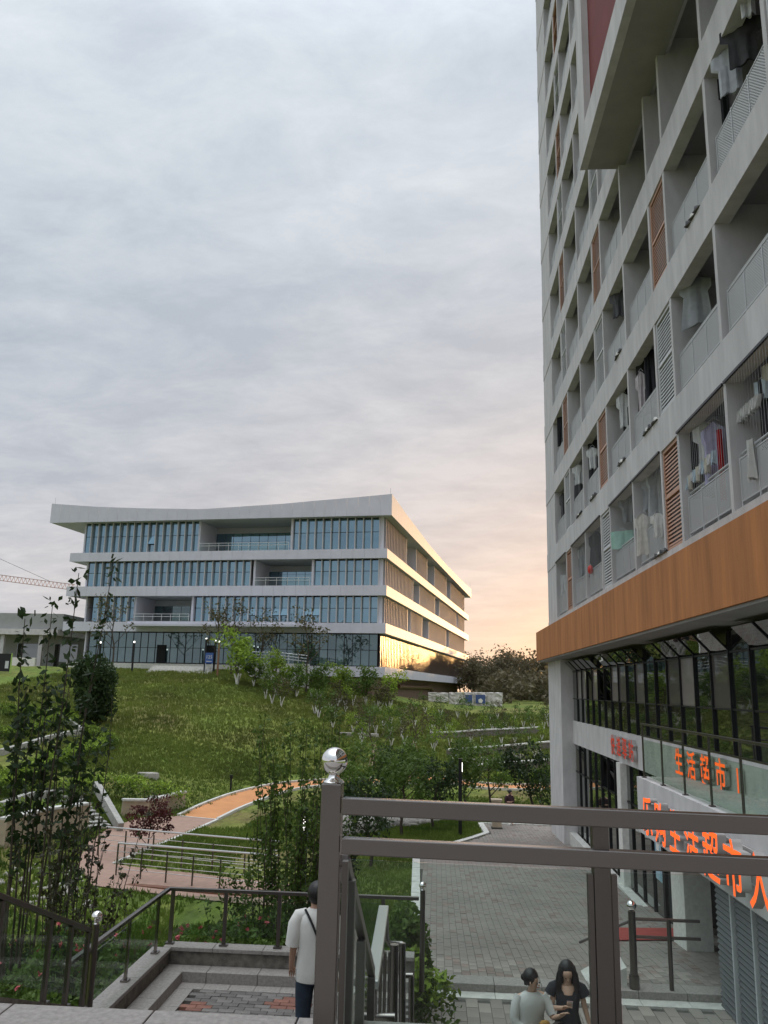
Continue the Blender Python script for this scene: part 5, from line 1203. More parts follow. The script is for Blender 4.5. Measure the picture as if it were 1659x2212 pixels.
# stem clumps ------------------------------------------------------------------
def stem_clump(name, label, p, n, h, rad, r0, leaves, lsize, m, seed, lean=0.10, cat='shrub', start=0.15, wig=0.05, stemm=M_bark, spread_leaf=0.12, droop=0.0):
    """many upright stems from one base, leaves set along each of them"""
    rs = np.random.RandomState(seed); t = thing(name, label, cat, tuple(p)); C = []
    for i in range(n):
        a = rs.uniform(0, 6.28); q = rad*math.sqrt(rs.rand()); x, y = cos(a)*q, sin(a)*q; hh_ = h*rs.uniform(0.6, 1.0)
        dx, dy = lean*hh_*(x/rad*1.3+rs.normal()*0.35), lean*hh_*(y/rad*1.3+rs.normal()*0.35)
        pts = [(x*0.6+dx*tt**1.5+rs.normal()*wig*tt, y*0.6+dy*tt**1.5+rs.normal()*wig*tt, hh_*tt-0.2) for tt in np.linspace(0, 1, 7)]
        mb = MB(); mb.tube(pts, list(np.linspace(r0, r0*0.25, 7)), 5, cap=False); build(mb, 'stem', stemm, t)
        P = np.array(pts)
        for tt in np.linspace(start, 1, 12):
            k = tt*6; j = min(int(k), 5); C.append(P[j]+(P[j+1]-P[j])*(k-j)+rs.normal(size=3)*0.02)
    V, F = leaf_cloud(C, [[spread_leaf, spread_leaf, spread_leaf*1.5]]*len(C), max(1, leaves//len(C)), lsize, rs, flat=0.0, aspect=1.9); link('leaves', np_mesh('leaves', V, F, m), t)
    return t
def at_y(u, v, y, z): p = on_y(u, v, y); return (float(p[0]), y, z)
stem_clump('poplar_clump', 'tall sparse clump of slender trunks with large dark leaves at the left edge', at_y(48, 1900, 17.5, -6.6), 11, 9.7, 1.15, 0.030, 1100, 0.105, M_leafB, 41, 0.05, spread_leaf=0.20, start=0.52)
stem_clump('poplar_clump', 'group of leafy upright stems just right of the tall clump at left', at_y(135, 1900, 18.5, -6.8), 7, 7.9, 0.9, 0.024, 520, 0.095, M_leafB, 42, 0.05, spread_leaf=0.2, start=0.50)
stem_clump('crape_myrtle', 'dense clump of upright reddish stems with small dark leaves in front of the footbridge', at_y(172, 1900, 15.5, -6.3), 30, 4.5, 0.85, 0.016, 2600, 0.05, mat('leaf_dark_red', (0.050,0.028,0.020), 0.6, var=0.4, vscale=2, transl=0.3, col2=(0.060,0.075,0.025)), 43, 0.10, spread_leaf=0.07)
stem_clump('crape_myrtle', 'low twiggy dark shrub at the foot of the reddish stems', at_y(205, 1950, 13.0, -5.7), 26, 2.3, 0.8, 0.010, 2200, 0.06, M_leafB, 44, 0.22, spread_leaf=0.10)
stem_clump('bare_shrub', 'nearly bare branching shrub in front of the bridge railings', at_y(300, 1950, 13.2, -5.5), 10, 2.3, 0.5, 0.013, 130, 0.06, M_leafD, 45, 0.22, wig=0.10)
stem_clump('willow_clump', 'tall feathery willow clump left of the foreground post', at_y(640, 1900, 15.5, -5.9), 34, 5.7, 0.95, 0.016, 8500, 0.050, M_leafA, 46, 0.06, spread_leaf=0.14, start=0.06)
stem_clump('willow_clump', 'lower leafy part of the willow clump in front of the bridge end', at_y(575, 1900, 14.5, -5.8), 26, 3.2, 0.8, 0.012, 6000, 0.045, M_leafA, 47, 0.12, spread_leaf=0.13, start=0.12)
stem_clump('willow_clump', 'dark narrow leaved shrub directly beside the foreground post', at_y(700, 1900, 16.5, -6.0), 20, 4.4, 0.6, 0.014, 4500, 0.050, M_leafB, 48, 0.06, spread_leaf=0.16, start=0.12)
# grass tufts on slope and lawns ----------------------------------------------
def tufts(name, n, xr, yr, keep, size, seed, m, blades=3):
    rs = np.random.RandomState(seed); x = rs.uniform(*xr, n); y = rs.uniform(*yr, n); k = np.array([keep(a, b) for a, b in zip(x, y)]); x, y = x[k], y[k]
    z = np.array([H(a, b) for a, b in zip(x, y)]); P = np.repeat(np.stack([x, y, z], 1), blades, 0); N = len(P); P[:, :2] += rs.normal(size=(N, 2))*size*0.4
    s = size*(0.5+rs.rand(N))[:, None]; a = rs.uniform(0, 6.28, N); w = np.stack([np.cos(a), np.sin(a), 0*a], 1)*s*0.22
    tip = P+np.stack([rs.normal(size=N)*0.35, rs.normal(size=N)*0.35-0.25, 0.75+0.4*rs.rand(N)], 1)*s
    V = np.stack([P-w-[0, 0, .03], P+w-[0, 0, .03], tip], 1).reshape(-1, 3); link(name, np_mesh(name, V, np.arange(3*N).reshape(N, 3), m), kind='stuff', label=None) if False else link(name, np_mesh(name, V, np.arange(3*N).reshape(N, 3), m), kind='stuff')
pav = [COURT, PLZ]; orp = list(NEAR)
def okg(x, y):
    if any(inside(P_, x, y) for P_ in pav): return False
    if x > 5.2 and y < 42: return False
    for p in orp[::3]:
        if abs(p[0]-x) < 1.8 and abs(p[1]-y) < 2.2: return False
    return True
M_blade = mat('grass_blade', (0.115,0.20,0.032), 0.7, var=0.45, vscale=0.35, transl=0.3, col2=(0.20,0.27,0.05))
M_bladeB = mat('grass_blade_slope', (0.150,0.185,0.042), 0.7, var=0.35, vscale=0.20, transl=0.3, col2=(0.225,0.275,0.055))
tufts('slope_grass', 80000, (-38, 24), (50, 90), lambda x, y: okg(x, y) and y > 57-max(0, (-10-x))*0.7, 0.19, 51, M_bladeB, 3)
tufts('lawn_grass', 45000, (-4, 5.5), (14.5, 46), okg, 0.085, 52, M_blade, 3)
tufts('bank_grass', 40000, (-24, 10), (36, 60), okg, 0.13, 53, M_blade, 3)
tufts('bank_grass', 22000, (-30, -8), (20, 46), okg, 0.16, 54, M_blade, 3)
tufts('bank_grass', 16000, (-11, -1.2), (14.6, 26), okg, 0.14, 55, M_blade, 3)
# ------------------------------------------------------------------ laundry
def cloth(kind, w, h, seed):
    """a hanging garment with real thickness: outline by rows, folds pushed in and out"""
    r = random.Random(seed); nx_, nz_ = 14, 12; ph = r.uniform(0, 6)
    def half(t):                                        # half width at t from top
        if kind == 'shirt': return w*(0.20 if t < 0.04 else (0.5 if t < 0.38 else 0.31))
        if kind == 'dress': return w*(0.14 if t < 0.05 else (0.46 if t < 0.30 else 0.30+0.16*t))
        if kind == 'trousers': return w*(0.24+0.02*t)
        if kind == 'towel': return w*0.5
        return w*(0.5-0.12*t)
    vv = []; ff = []
    for side in (0, 1):
        for j in range(nz_+1):
            t = j/nz_; hw = half(t)
            for i in range(nx_+1):
                s = i/nx_*2-1; d = 0.035*sin(s*5+ph+t*1.5)*(0.4+t)+0.012*sin(s*13+ph*2)
                zz = -t*h-(0.05*h*abs(s)**2 if kind in ('shirt', 'dress') else 0)+(0.02*sin(s*7+ph) if j == nz_ else 0)
                vv.append((d+(0.03*(1-s*s) if side else -0.03*(1-s*s))*1.0, s*hw, zz))
    n = (nx_+1)*(nz_+1)
    for side in (0, 1):
        for j in range(nz_):
            for i in range(nx_):
                if kind == 'trousers' and j > 3 and i in (6, 7): continue
                a = side*n+j*(nx_+1)+i; f = (a, a+1, a+nx_+2, a+nx_+1); ff.append(f if side else tuple(reversed(f)))
    for j in range(nz_):
        for i in (0, nx_): a = j*(nx_+1)+i; ff.append((a, a+nx_+1, a+nx_+1+n, a+n))
    mb = MB(); mb.add(vv, ff); return mb
def hang(kind, w, h, y, z, colr, label, x=5.75, rot=0.95, cat=None, hanger=True, group=None):
    y *= x/XF; z *= x/XF
    c = MATS.get('cloth_%02d%02d%02d' % tuple(int(q*99) for q in colr)) or mat('cloth_%02d%02d%02d' % tuple(int(q*99) for q in colr), colr, 0.9, var=0.12, vscale=6, transl=0.12)
    t = thing(kind if kind in ('shirt', 'dress', 'towel', 'trousers') else 'garment', label, cat or {'shirt': 'shirt', 'dress': 'dress', 'trousers': 'trousers', 'towel': 'towel'}.get(kind, 'clothing'), (x, y, z), rot, group)
    build(cloth(kind, w, h, int(y*100+z*10)), 'fabric', c, t, smooth=True)
    if hanger: build(MB().tube([(0, -w*0.2, 0.0), (0, 0, 0.10), (0, w*0.2, 0.0)], 0.008, 5), 'clothes_hanger', M_steelg, t)
    return t
BW = (0.02,0.02,0.023); WHT = (0.62,0.63,0.64); GRY = (0.28,0.29,0.30)
R = [lambda k: TOP0+PITCH*k-0.12]
top = lambda k: TOP0+PITCH*k-0.15
# row 0, far to near
hang('towel', 0.35, 0.9, 35.3, top(0)-0.7, WHT, 'white cloth hanging in the farthest balcony of the lowest row', 5.6)
hang('dress', 0.5, 1.5, 31.0, top(0)-0.2, GRY, 'grey striped dress hanging in the second balcony of the lowest row')
hang('shirt', 0.5, 1.1, 30.5, top(0)-0.3, (0.35,0.36,0.38), 'pale grey shirt beside the grey dress, lowest row')
hang('dress', 0.7, 1.6, 27.9, top(0)-0.2, (0.05,0.05,0.055), 'long dark coat hanging in the third balcony of the lowest row')
bl = thing('red_balloon', 'small red round fan cover clipped to the railing of the third balcony, lowest row', 'round cover', (5.42, 29.3, 4.30)); build(MB().sphere((0, 0, 0), 0.16, 16, 10, (0.6, 1, 1)), 'red_cover', mat('red_fabric', (0.55,0.03,0.02), 0.6), bl, smooth=True); build(MB().box(0, 0.02, -0.02, 0.02, -0.2, 0.2), 'clip', M_steelg, bl)
hang('shirt', 0.6, 0.8, 23.2, top(0)-0.1, (0.25,0.26,0.27), 'grey shirt above the mint towel')
hang('towel', 0.75, 0.55, 24.0, top(0)-0.95, (0.36,0.60,0.52), 'mint green towel hanging in the fourth balcony of the lowest row', 5.62)
hang('shirt', 0.7, 1.0, 20.6, top(0)-0.1, (0.50,0.52,0.56), 'white shirt nearest the glass door, fifth balcony of the lowest row', 5.85)
hang('dress', 0.7, 1.5, 20.0, top(0)-0.1, (0.42,0.43,0.45), 'long pale grey dress in the fifth balcony of the lowest row', 5.9)
hang('dress', 0.5, 1.1, 21.55, top(0)-0.95, (0.60,0.58,0.54), 'cream net dress hanging outside on the fifth balcony railing', 5.42)
hang('shirt', 0.4, 0.6, 20.1, top(0)-1.25, (0.65,0.65,0.63), 'white baby sized shirt hung on the fifth balcony railing', 5.42)
hang('trousers', 0.9, 1.6, 16.6, top(0)-0.2, BW, 'black trousers hanging deep in the sixth balcony of the lowest row', 5.8)
hang('shirt', 0.6, 1.0, 16.2, top(0)-0.2, WHT, 'white shirt on a hanger in the sixth balcony, lowest row', 5.8)
hang('dress', 0.6, 1.35, 15.75, top(0)-0.35, (0.40,0.38,0.55), 'lilac dress hanging in the sixth balcony of the lowest row', 5.75)
hang('towel', 0.10, 1.5, 15.45, top(0)-0.6, (0.60,0.02,0.03), 'narrow red strap hanging beside the lilac dress', 5.7)
for i in range(11):
    y = 17.75-i*0.19; hang('garment', 0.15, 0.22+0.06*((i*7) % 3), y, 4.60+0.012*i, [(0.62,0.62,0.62), (0.45,0.55,0.62), (0.60,0.58,0.50)][i % 3], 'little sock or cloth in the long row pegged along the sixth balcony line', 5.55, 0.5, 'sock', False, group='socks pegged along the sixth balcony line')
for i in range(7):
    y = 14.35-i*0.14; hang('garment', 0.13, 0.24, y, 5.02, (0.60,0.60,0.58), 'small white sock pegged on the line of the nearest lowest balcony', 5.62, 0.4, 'sock', False, group='socks in the nearest lowest balcony')
hang('garment', 0.42, 0.40, 13.3, 5.2, (0.48,0.56,0.62), 'crumpled pale blue cloth bag in the nearest lowest balcony', 5.7, 0.3, 'cloth bag', False)
hang('trousers', 0.8, 1.3, 13.0, top(0)-0.5, BW, 'black trousers behind the railing of the nearest lowest balcony', 5.8)
hang('trousers', 0.7, 1.5, 12.4, top(0)-0.35, (0.16,0.22,0.30), 'blue jeans hanging in the nearest lowest balcony', 5.9)
hang('shirt', 0.5, 0.9, 12.65, top(0)-0.3, (0.55,0.53,0.42), 'cream shirt beside the blue jeans', 5.8)
hang('towel', 0.26, 0.70, 14.0, 4.36, (0.52,0.52,0.50), 'grey towel draped over the rail of the nearest lowest balcony', 5.44, 0, 'towel', False)
# row 1
hang('shirt', 0.4, 1.3, 35.0, top(1)-0.5, (0.12,0.12,0.13), 'dark shirt in the farthest balcony of the second row')
hang('dress', 0.5, 1.5, 31.0, top(1)-0.4, (0.10,0.10,0.11), 'dark coat in the second balcony of the second row')
hang('shirt', 0.6, 0.8, 30.9, top(1)-0.35, WHT, 'white shirt over the dark coat, second row', 5.65)
hang('trousers', 0.9, 1.7, 27.9, top(1)-0.3, BW, 'black trousers in the third balcony of the second row')
hang('shirt', 0.5, 0.8, 28.1, top(1)-0.5, WHT, 'white shirt beside the black trousers, second row', 5.6)
hang('shirt', 0.45, 1.1, 23.2, top(1)-0.3, WHT, 'white shirt on a hanger in the fourth balcony of the second row', 5.65)
hang('trousers', 0.6, 1.4, 22.8, top(1)-0.3, BW, 'black trousers beside the white shirt, fourth balcony of the second row', 5.9)
hang('dress', 0.6, 1.8, 20.6, top(1)-0.2, BW, 'long black dress in the fifth balcony of the second row', 5.8)
hang('trousers', 0.7, 1.6, 20.1, top(1)-0.3, (0.03,0.03,0.04), 'charcoal trousers beside the long black dress', 5.8)
hang('shirt', 0.35, 1.2, 21.05, top(1)-0.5, (0.55,0.50,0.52), 'pale shirt edge at the left of the long black dress', 5.62)
hang('dress', 0.8, 1.2, 16.3, top(1)-0.25, (0.36,0.38,0.40), 'wide silvery grey dress in the sixth balcony of the second row', 5.8)
# row 2
hang('shirt', 0.7, 1.0, 13.6, top(2)-0.35, (0.50,0.52,0.56), 'white and blue shirt in the nearest balcony of the third row', 5.62)
hang('trousers', 0.7, 1.5, 14.2, top(2)-0.55, BW, 'black trousers in the nearest balcony of the third row', 5.7)
hang('shirt', 0.8, 1.0, 12.95, top(2)-0.3, (0.06,0.06,0.065), 'black shirt in the nearest balcony of the third row', 5.7)
hang('shirt', 0.4, 0.6, 12.6, top(2)-0.0, WHT, 'small white shirt high in the nearest balcony of the third row', 5.6)
hang('trousers', 0.7, 1.4, 35.2, top(2)-0.3, BW, 'black trousers in the farthest balcony of the third row', 5.6)
hang('shirt', 0.6, 0.9, 23.3, top(2)-0.3, (0.10,0.10,0.11), 'dark shirt in the fourth balcony of the third row', 5.65)
hang('trousers', 0.6, 1.3, 21.0, top(0)-0.3, BW, 'black trousers behind the pale clothes, fifth balcony of the lowest row', 6.0)
hang('trousers', 0.8, 1.5, 17.0, top(0)-0.15, (0.03,0.03,0.035), 'dark coat left of the white shirt, sixth balcony of the lowest row', 5.9)
# shoes left on sills
for (k, y, n_) in ((1, 31.5, 4), (1, 28.6, 4), (1, 20.9, 5), (2, 16.4, 3), (0, 20.4, 4), (1, 23.9, 3), (2, 23.8, 3)):
    for i in range(n_):
        yy = y-0.28*i; t = thing('shoe', ['black','white','dark'][i % 3]+' shoe, '+['first','second','third','fourth','fifth'][i]+' from the left on the '+['first','second','third'][k]+' row sill, '+('farthest' if y > 30 else 'fourth' if y > 23.5 and y < 25 else 'third' if y > 25 else 'fifth' if y > 19 else 'sixth')+' balcony', 'shoe', (5.40, yy, TOP0+PITCH*k-OPH+0.01), rnd.uniform(-.4, .4), 'shoes left on the balcony sills')
        mb = MB(); mb.loft([((0, 0, 0), 0.045, 0.13, 0), ((0, 0, 0.03), 0.05, 0.135, 0), ((0, 0.03, 0.07), 0.04, 0.09, 0), ((0, 0.06, 0.11), 0.032, 0.045, 0)]); build(mb, 'upper', [M_black, M_white, M_black][i % 3], t, smooth=True)
        build(MB().box(-0.05, 0.05, -0.13, 0.13, -0.008, 0.012), 'sole', M_joint, t)
# ------------------------------------------------------------------ lamps and small street things
lp_ = ground_at(994, 1806)
t = thing('lamp_post', 'slender black lamp post with one lit strip near its top on the court lawn', 'lamp post', tuple(lp_)); hl = float(on_y(993, 1640, lp_[1])[2])-lp_[2]
build(MB().box(-0.08, 0.08, -0.08, 0.08, 0, hl), 'pole', M_black, t); build(MB().box(0.081, 0.10, -0.05, 0.05, hl-0.55, hl-0.15), 'light_strip', M_lamp, t); build(MB().box(-0.1, 0.1, -0.1, 0.1, hl, hl+0.03), 'cap', M_black, t)
bp_ = at_y(652, 1900, 17.0, -6.0); zt = float(on_y(652, 1745, 17.0)[2])
t = thing('lamp_post', 'thick dark lamp bollard with a bright lit strip beside the willow clump', 'lamp post', bp_)
build(MB().box(-0.075, 0.075, -0.075, 0.075, 0, zt-bp_[2]), 'pole', M_black, t); build(MB().box(0.0, 0.035, -0.095, -0.077, zt-bp_[2]-0.42, zt-bp_[2]-0.16), 'light_strip', M_lamp, t)
for (u, v0, v1, yy, lb_) in ((286, 1437, 1385, 86.0, 'black lamp post left of the entrance steps with a lit top'), (442, 1440, 1378, 86.5, 'grey camera pole on the entrance steps'), (462, 1440, 1382, 87.0, 'grey lamp post beside the blue notice board'), (469, 1466, 1384, 84.2, 'rusty brown lamp post in front of the entrance steps'), (213, 1437, 1386, 87.5, 'lamp post beside the thin bare tree at the office front')):
    p = on_y(u, v0, yy); z0 = H(p[0], yy); h = float(on_y(u, v1, yy)[2])-z0
    t = thing('lamp_post', lb_, 'lamp post', (p[0], yy, z0)); build(MB().box(-0.085, 0.085, -0.085, 0.085, 0, h-0.16), 'pole', M_black if 'rusty' not in lb_ else mat('rusty_steel', (0.25,0.12,0.07), 0.6), t); build(MB().box(-0.055, 0.055, -0.055, 0.055, h-0.16, h), 'light_head', M_lamp, t)
for (u, v, lb_) in ((498, 1708, 'short black garden bollard beside the orange path at the left'), (1134, 1690, 'short black garden bollard near the end of the orange path at right')):
    g = ground_at(u, v); t = thing('bollard', lb_, 'bollard', tuple(g)); build(MB().tube([(0, 0, 0), (0, 0, 0.75)], 0.06, 10), 'pole', M_black, t); build(MB().tube([(0, 0, 0.75), (0, 0, 0.95)], 0.10, 10), 'head', M_black, t)
# blue notice board
g = on_y(451, 1436, 86.3); t = thing('notice_board', 'small blue notice board with white letters beside the steps', 'notice board', (g[0], 86.3, H(g[0], 86.3)+0.8))
build(MB().box(-0.42, 0.42, -0.04, 0.04, 0.25, 1.35), 'board', mat('notice_blue', (0.05,0.12,0.36), 0.5), t)
for i, ch in enumerate('125'):
    cu = bpy.data.curves.new('c', 'FONT'); cu.body = ch; cu.size = 0.48; cu.extrude = 0.01; ob_ = bpy.data.objects.new('c', cu); COL.objects.link(ob_); me = bpy.data.meshes.new_from_object(ob_.evaluated_get(bpy.context.evaluated_depsgraph_get())); bpy.data.objects.remove(ob_)
    me.materials.clear(); me.materials.append(M_white); link('character', me, t, (-0.36+i*0.24, -0.06, 0.75), (pi/2, 0, 0))
build(MB().box(-0.3, 0.3, -0.06, -0.05, 0.42, 0.48), 'text_line', M_white, t)
for s in (-0.35, 0.35): build(MB().box(s-0.04, s+0.04, -0.03, 0.03, -0.9, 0.3), 'leg', M_steelg, t)
# dark sign at the far left edge
g = ground_at(6, 1455); t = thing('info_sign', 'dark information sign with a bright green edge at the far left', 'sign', tuple(g)); build(MB().box(-0.9, 0.65, -0.05, 0.05, 0.2, 1.9), 'sign_panel', M_black, t); build(MB().box(0.66, 0.74, -0.06, 0.06, 0.0, 1.95), 'edge_post', mat('lime_edge', (0.35,0.50,0.12), 0.6), t); build(MB().box(0.15, 0.5, -0.06, -0.052, 0.5, 1.2), 'picture', M_lgrey, t)
# railing on the office terrace
a, b = on_y(543, 1432, 86.5), on_y(665, 1440, 86.5); t = thing('terrace_railing', 'curving stainless railing on the pale terrace wall right of the entrance', 'railing', (a[0], 86.5, a[2]))
w = b[0]-a[0]
for z in (1.05, 0.75, 0.45): build(MB().tube([(0, 0, z+0.1), (w*0.5, -0.4, z+0.06), (w, -0.2, z-0.2)], 0.045, 6), 'horizontal_rail', M_steelg, t)
for i in range(7): build(MB().box(w*i/6-0.03, w*i/6+0.03, -0.35, -0.28, -0.6, 1.1), 'post', M_steelg, t)
build(MB().box(-0.3, w+0.2, -0.25, 0.0, -2.6, 0.0), 'terrace_wall_face', M_concL, t)
# wrapped units beside the office
for i, (u0, u1, y) in enumerate(((925, 968, 99), (970, 1000, 100), (1002, 1022, 101), (1024, 1050, 102), (1052, 1084, 103))):
    a, b = on_y(u0, 1530, y), on_y(u1, 1530, y); z0 = H(a[0], y)-0.05; h = float(on_y(u0, 1496, y)[2])-z0; w = b[0]-a[0]
    blue = i in (2, 3); lb_ = ['leftmost plastic wrapped unit, catching the orange light', 'second plastic wrapped unit from the left', 'narrow blue fronted unit in the middle of the wrapped row', 'blue unit with a white emblem, fourth in the wrapped row', 'rightmost crumpled plastic wrapped unit'][i]
    t = thing('wrapped_unit', lb_, 'equipment crate', (a[0], y, z0), group='wrapped units in a row beside the office')
    r = random.Random(i); bm = bmesh.new(); bmesh.ops.create_cube(bm, size=1); bmesh.ops.subdivide_edges(bm, edges=bm.edges[:], cuts=5, use_grid_fill=True)
    for v_ in bm.verts: v_.co = Vector(((v_.co.x+0.5)*w+r.uniform(-.05,.05), v_.co.y*2.0+r.uniform(-.05,.05), (v_.co.z+0.5)*h+r.uniform(-.05,.05)))
    me = bpy.data.meshes.new('wrapping'); bm.to_mesh(me); bm.free(); me.materials.append(mat('plastic_wrap', (0.52,0.50,0.48), 0.3, var=0.25, vscale=3)); link('wrapping', me, t)
    if blue: build(MB().box(0.15, w-0.15, -1.12, -1.06, 0.3, h-0.25), 'blue_front', mat('unit_blue', (0.05,0.09,0.24), 0.5), t)
    if i == 3: build(MB().tube([(w/2, -1.13, h-0.95), (w/2, -1.16, h-0.95)], 0.3, 5), 'emblem', M_white, t)
    for s in (0.3, w-0.3): build(MB().box(s-0.1, s+0.1, -0.9, 0.9, -0.15, 0.02), 'skid', M_bark, t)
# concrete bin in the court
g = on_z(1073, 1788, -6.42); t = thing('litter_bin', 'pale concrete bollard bin at the far end of the court beside the walking girl', 'bin', (float(g[0]), float(g[1]), zp(g[1])+0.02)); build(MB().box(-0.22, 0.22, -0.22, 0.22, 0.06, 1.25), 'bin_body', M_stone, t, bevel=0.02); build(MB().box(-0.26, 0.26, -0.26, 0.26, 1.25, 1.33), 'lid', M_stone, t); build(MB().box(-0.26, 0.26, -0.26, 0.26, 0, 0.06), 'bin_base', M_joint, t)
# far left: low annexe, construction frames, crane
an = thing('annexe_building', 'low grey concrete annexe with a flat roof beside the left end of the office', 'building', (-46, 100, 1.0))
build(MB().box(-30, -1.5, 0, 12, 4.6, 5.3), 'roof_slab', M_concL, an); build(MB().box(-30, -1.2, 0.6, 12.5, 5.32, 7.3), 'parapet', M_backw, an); build(MB().box(-30, -2.2, 3, 12, 0, 4.58), 'wall', M_backw, an)
for i in range(6): build(MB().box(-29+i*5, -28.5+i*5, 0.4, 0.9, -0.5, 4.58), 'column', M_conc, an); build(MB().box(-28+i*5, -25+i*5, 2.93, 3.0, 0.8, 3.6), 'window', M_shopglass, an)
build(MB().box(-40, -1, -6, -5.7, -0.8, 1.6), 'boundary_wall', M_white, None, loc=(-46, 100, 1.0), label='long white boundary wall in front of the grey annexe at far left', cat='wall')
for i in range(3):
    sc_ = thing('building_shell', ['leftmost unfinished building shell with orange safety nets in the distance', 'middle unfinished building shell in the distance at left', 'unfinished building shell nearest the office in the distance'][i], 'unfinished building', (-132+i*24, 175+i*6, 0))
    for f in range(4): build(MB().box(0, 15, 0, 10, 3.2*f+2.9, 3.2*f+3.2), 'floor_slab', M_backw, sc_)
    for f in range(4):
        for c in range(5): build(MB().box(c*3.6, c*3.6+0.5, 0.1, 0.6, 3.2*f, 3.2*f+2.9), 'column', mat('safety_orange', (0.70,0.17,0.06), 0.8) if (c+f) % 3 == 0 else M_backw, sc_)
    build(MB().box(0.2, 14.8, 5, 5.2, 0, 12.8), 'core_wall', M_backw, sc_)
cr = thing('tower_crane', 'distant construction crane jib reaching in from the left edge', 'crane', (-150, 215, 0))
zc_ = float(on_y(40, 1262, 215)[2]); xa = float(on_y(-60, 1250, 215)[0]); xb = float(on_y(160, 1282, 215)[0]); za, zb2 = float(on_y(-60, 1246, 215)[2]), float(on_y(160, 1275, 215)[2])
mb = MB(); n = 26; y = 0
for i in range(n):
    p = Vector((xa+(xb-xa)*i/n+150, 0, za+(zb2-za)*i/n)); q = Vector((xa+(xb-xa)*(i+1)/n+150, 0, za+(zb2-za)*(i+1)/n)); u_ = Vector((0, 0, 1.5))
    mb.bar(p, q, 0.16, 0.16); mb.bar(p+u_, q+u_, 0.16, 0.16); mb.bar(p, (p+q)/2+u_, 0.09, 0.09); mb.bar((p+q)/2+u_, q, 0.09, 0.09)
build(mb, 'jib', mat('crane_red', (0.42,0.25,0.22), 0.6), cr)
build(MB().tube([(xa+150, 0, za+8), (xa+150+(xb-xa)*0.75, 0, za+(zb2-za)*0.75+1.6)], 0.05, 5), 'tie_cable', M_black, cr)
build(MB().box(xa+150-1, xa+150+1, -1, 1, 0, za+9), 'mast', MATS['crane_red'], cr)
# things behind the viewer that only show in reflections
bh = thing('opposite_building', 'plain grey building across the square behind the viewpoint', 'building', (-20, -70, -6))
build(MB().box(-40, 30, -10, 0, 0, 17), 'wall', M_backw, bh)
for f in range(5):
    for c in range(14): build(MB().box(-38+c*4.8, -35+c*4.8, 0.0, 0.1, 1.5+f*3.2, 3.4+f*3.2), 'window', M_dark, bh)
# ------------------------------------------------------------------ people
def body_mesh(J, mat_):
    """one continuous skinned figure: J = {name: (x,y,z,rx)} with edges implied"""
    E_ = [('pelvis','waist'), ('waist','chest'), ('chest','neck'), ('neck','head0'), ('head0','head1'), ('head1','head2')]
    for s in 'LR': E_ += [('chest','sh'+s), ('sh'+s,'el'+s), ('el'+s,'wr'+s), ('wr'+s,'pa'+s), ('pelvis','hip'+s), ('hip'+s,'kn'+s), ('kn'+s,'an'+s), ('an'+s,'to'+s)]
    names = [k for k in J]; 
    for s in 'LR':
        w, p = Vector(J['wr'+s][:3]), Vector(J['pa'+s][:3]); d = (p-w).normalized(); side = d.cross(Vector((0, 0.4, 1))).normalized(); nrm_ = side.cross(d)
        for k in range(4):
            ln = [0.062, 0.070, 0.066, 0.052][k]; o = side*(k-1.5)*0.019; a = p+o+d*0.01; b = a+d*ln*0.55-nrm_*0.006; c = b+(d*0.7-nrm_*0.7).normalized()*ln*0.45
            for nm, q, r in (('f%d0'%k, a, 0.0095), ('f%d1'%k, b, 0.0085), ('f%d2'%k, c, 0.007)): J[nm+s] = (q.x, q.y, q.z, r)
            E_ += [('pa'+s, 'f%d0'%k+s), ('f%d0'%k+s, 'f%d1'%k+s), ('f%d1'%k+s, 'f%d2'%k+s)]
        a = w+(p-w)*0.45+side*0.028; b = a+(d*0.7+side*0.7).normalized()*0.034; c = b+d*0.028
        for nm, q, r in (('t0', a, 0.011), ('t1', b, 0.010), ('t2', c, 0.008)): J[nm+s] = (q.x, q.y, q.z, r)
        E_ += [('wr'+s, 't0'+s), ('t0'+s, 't1'+s), ('t1'+s, 't2'+s)]
    names = list(J); ix = {k: i for i, k in enumerate(names)}
    me = bpy.data.meshes.new('body'); me.from_pydata([J[k][:3] for k in names], [(ix[a], ix[b]) for a, b in E_], []); me.materials.append(mat_)
    o = bpy.data.objects.new('body', me); COL.objects.link(o)
    sk = o.modifiers.new('skin', 'SKIN'); sk.use_smooth_shade = True
    for k in names:
        r = J[k][3]; sv = me.skin_vertices[0].data[ix[k]]; sv.radius = (r, r) if not isinstance(r, tuple) else r; sv.use_root = (k == 'pelvis')
    ss = o.modifiers.new('sub', 'SUBSURF'); ss.levels = 1; ss.render_levels = 1
    me2 = bpy.data.meshes.new_from_object(o.evaluated_get(bpy.context.evaluated_depsgraph_get())); bpy.data.objects.remove(o); me2.materials.clear(); me2.materials.append(mat_)
    return me2
def limb_tube(mb, P, rr_, n=12): mb.tube(P, rr_, n, cap=True)
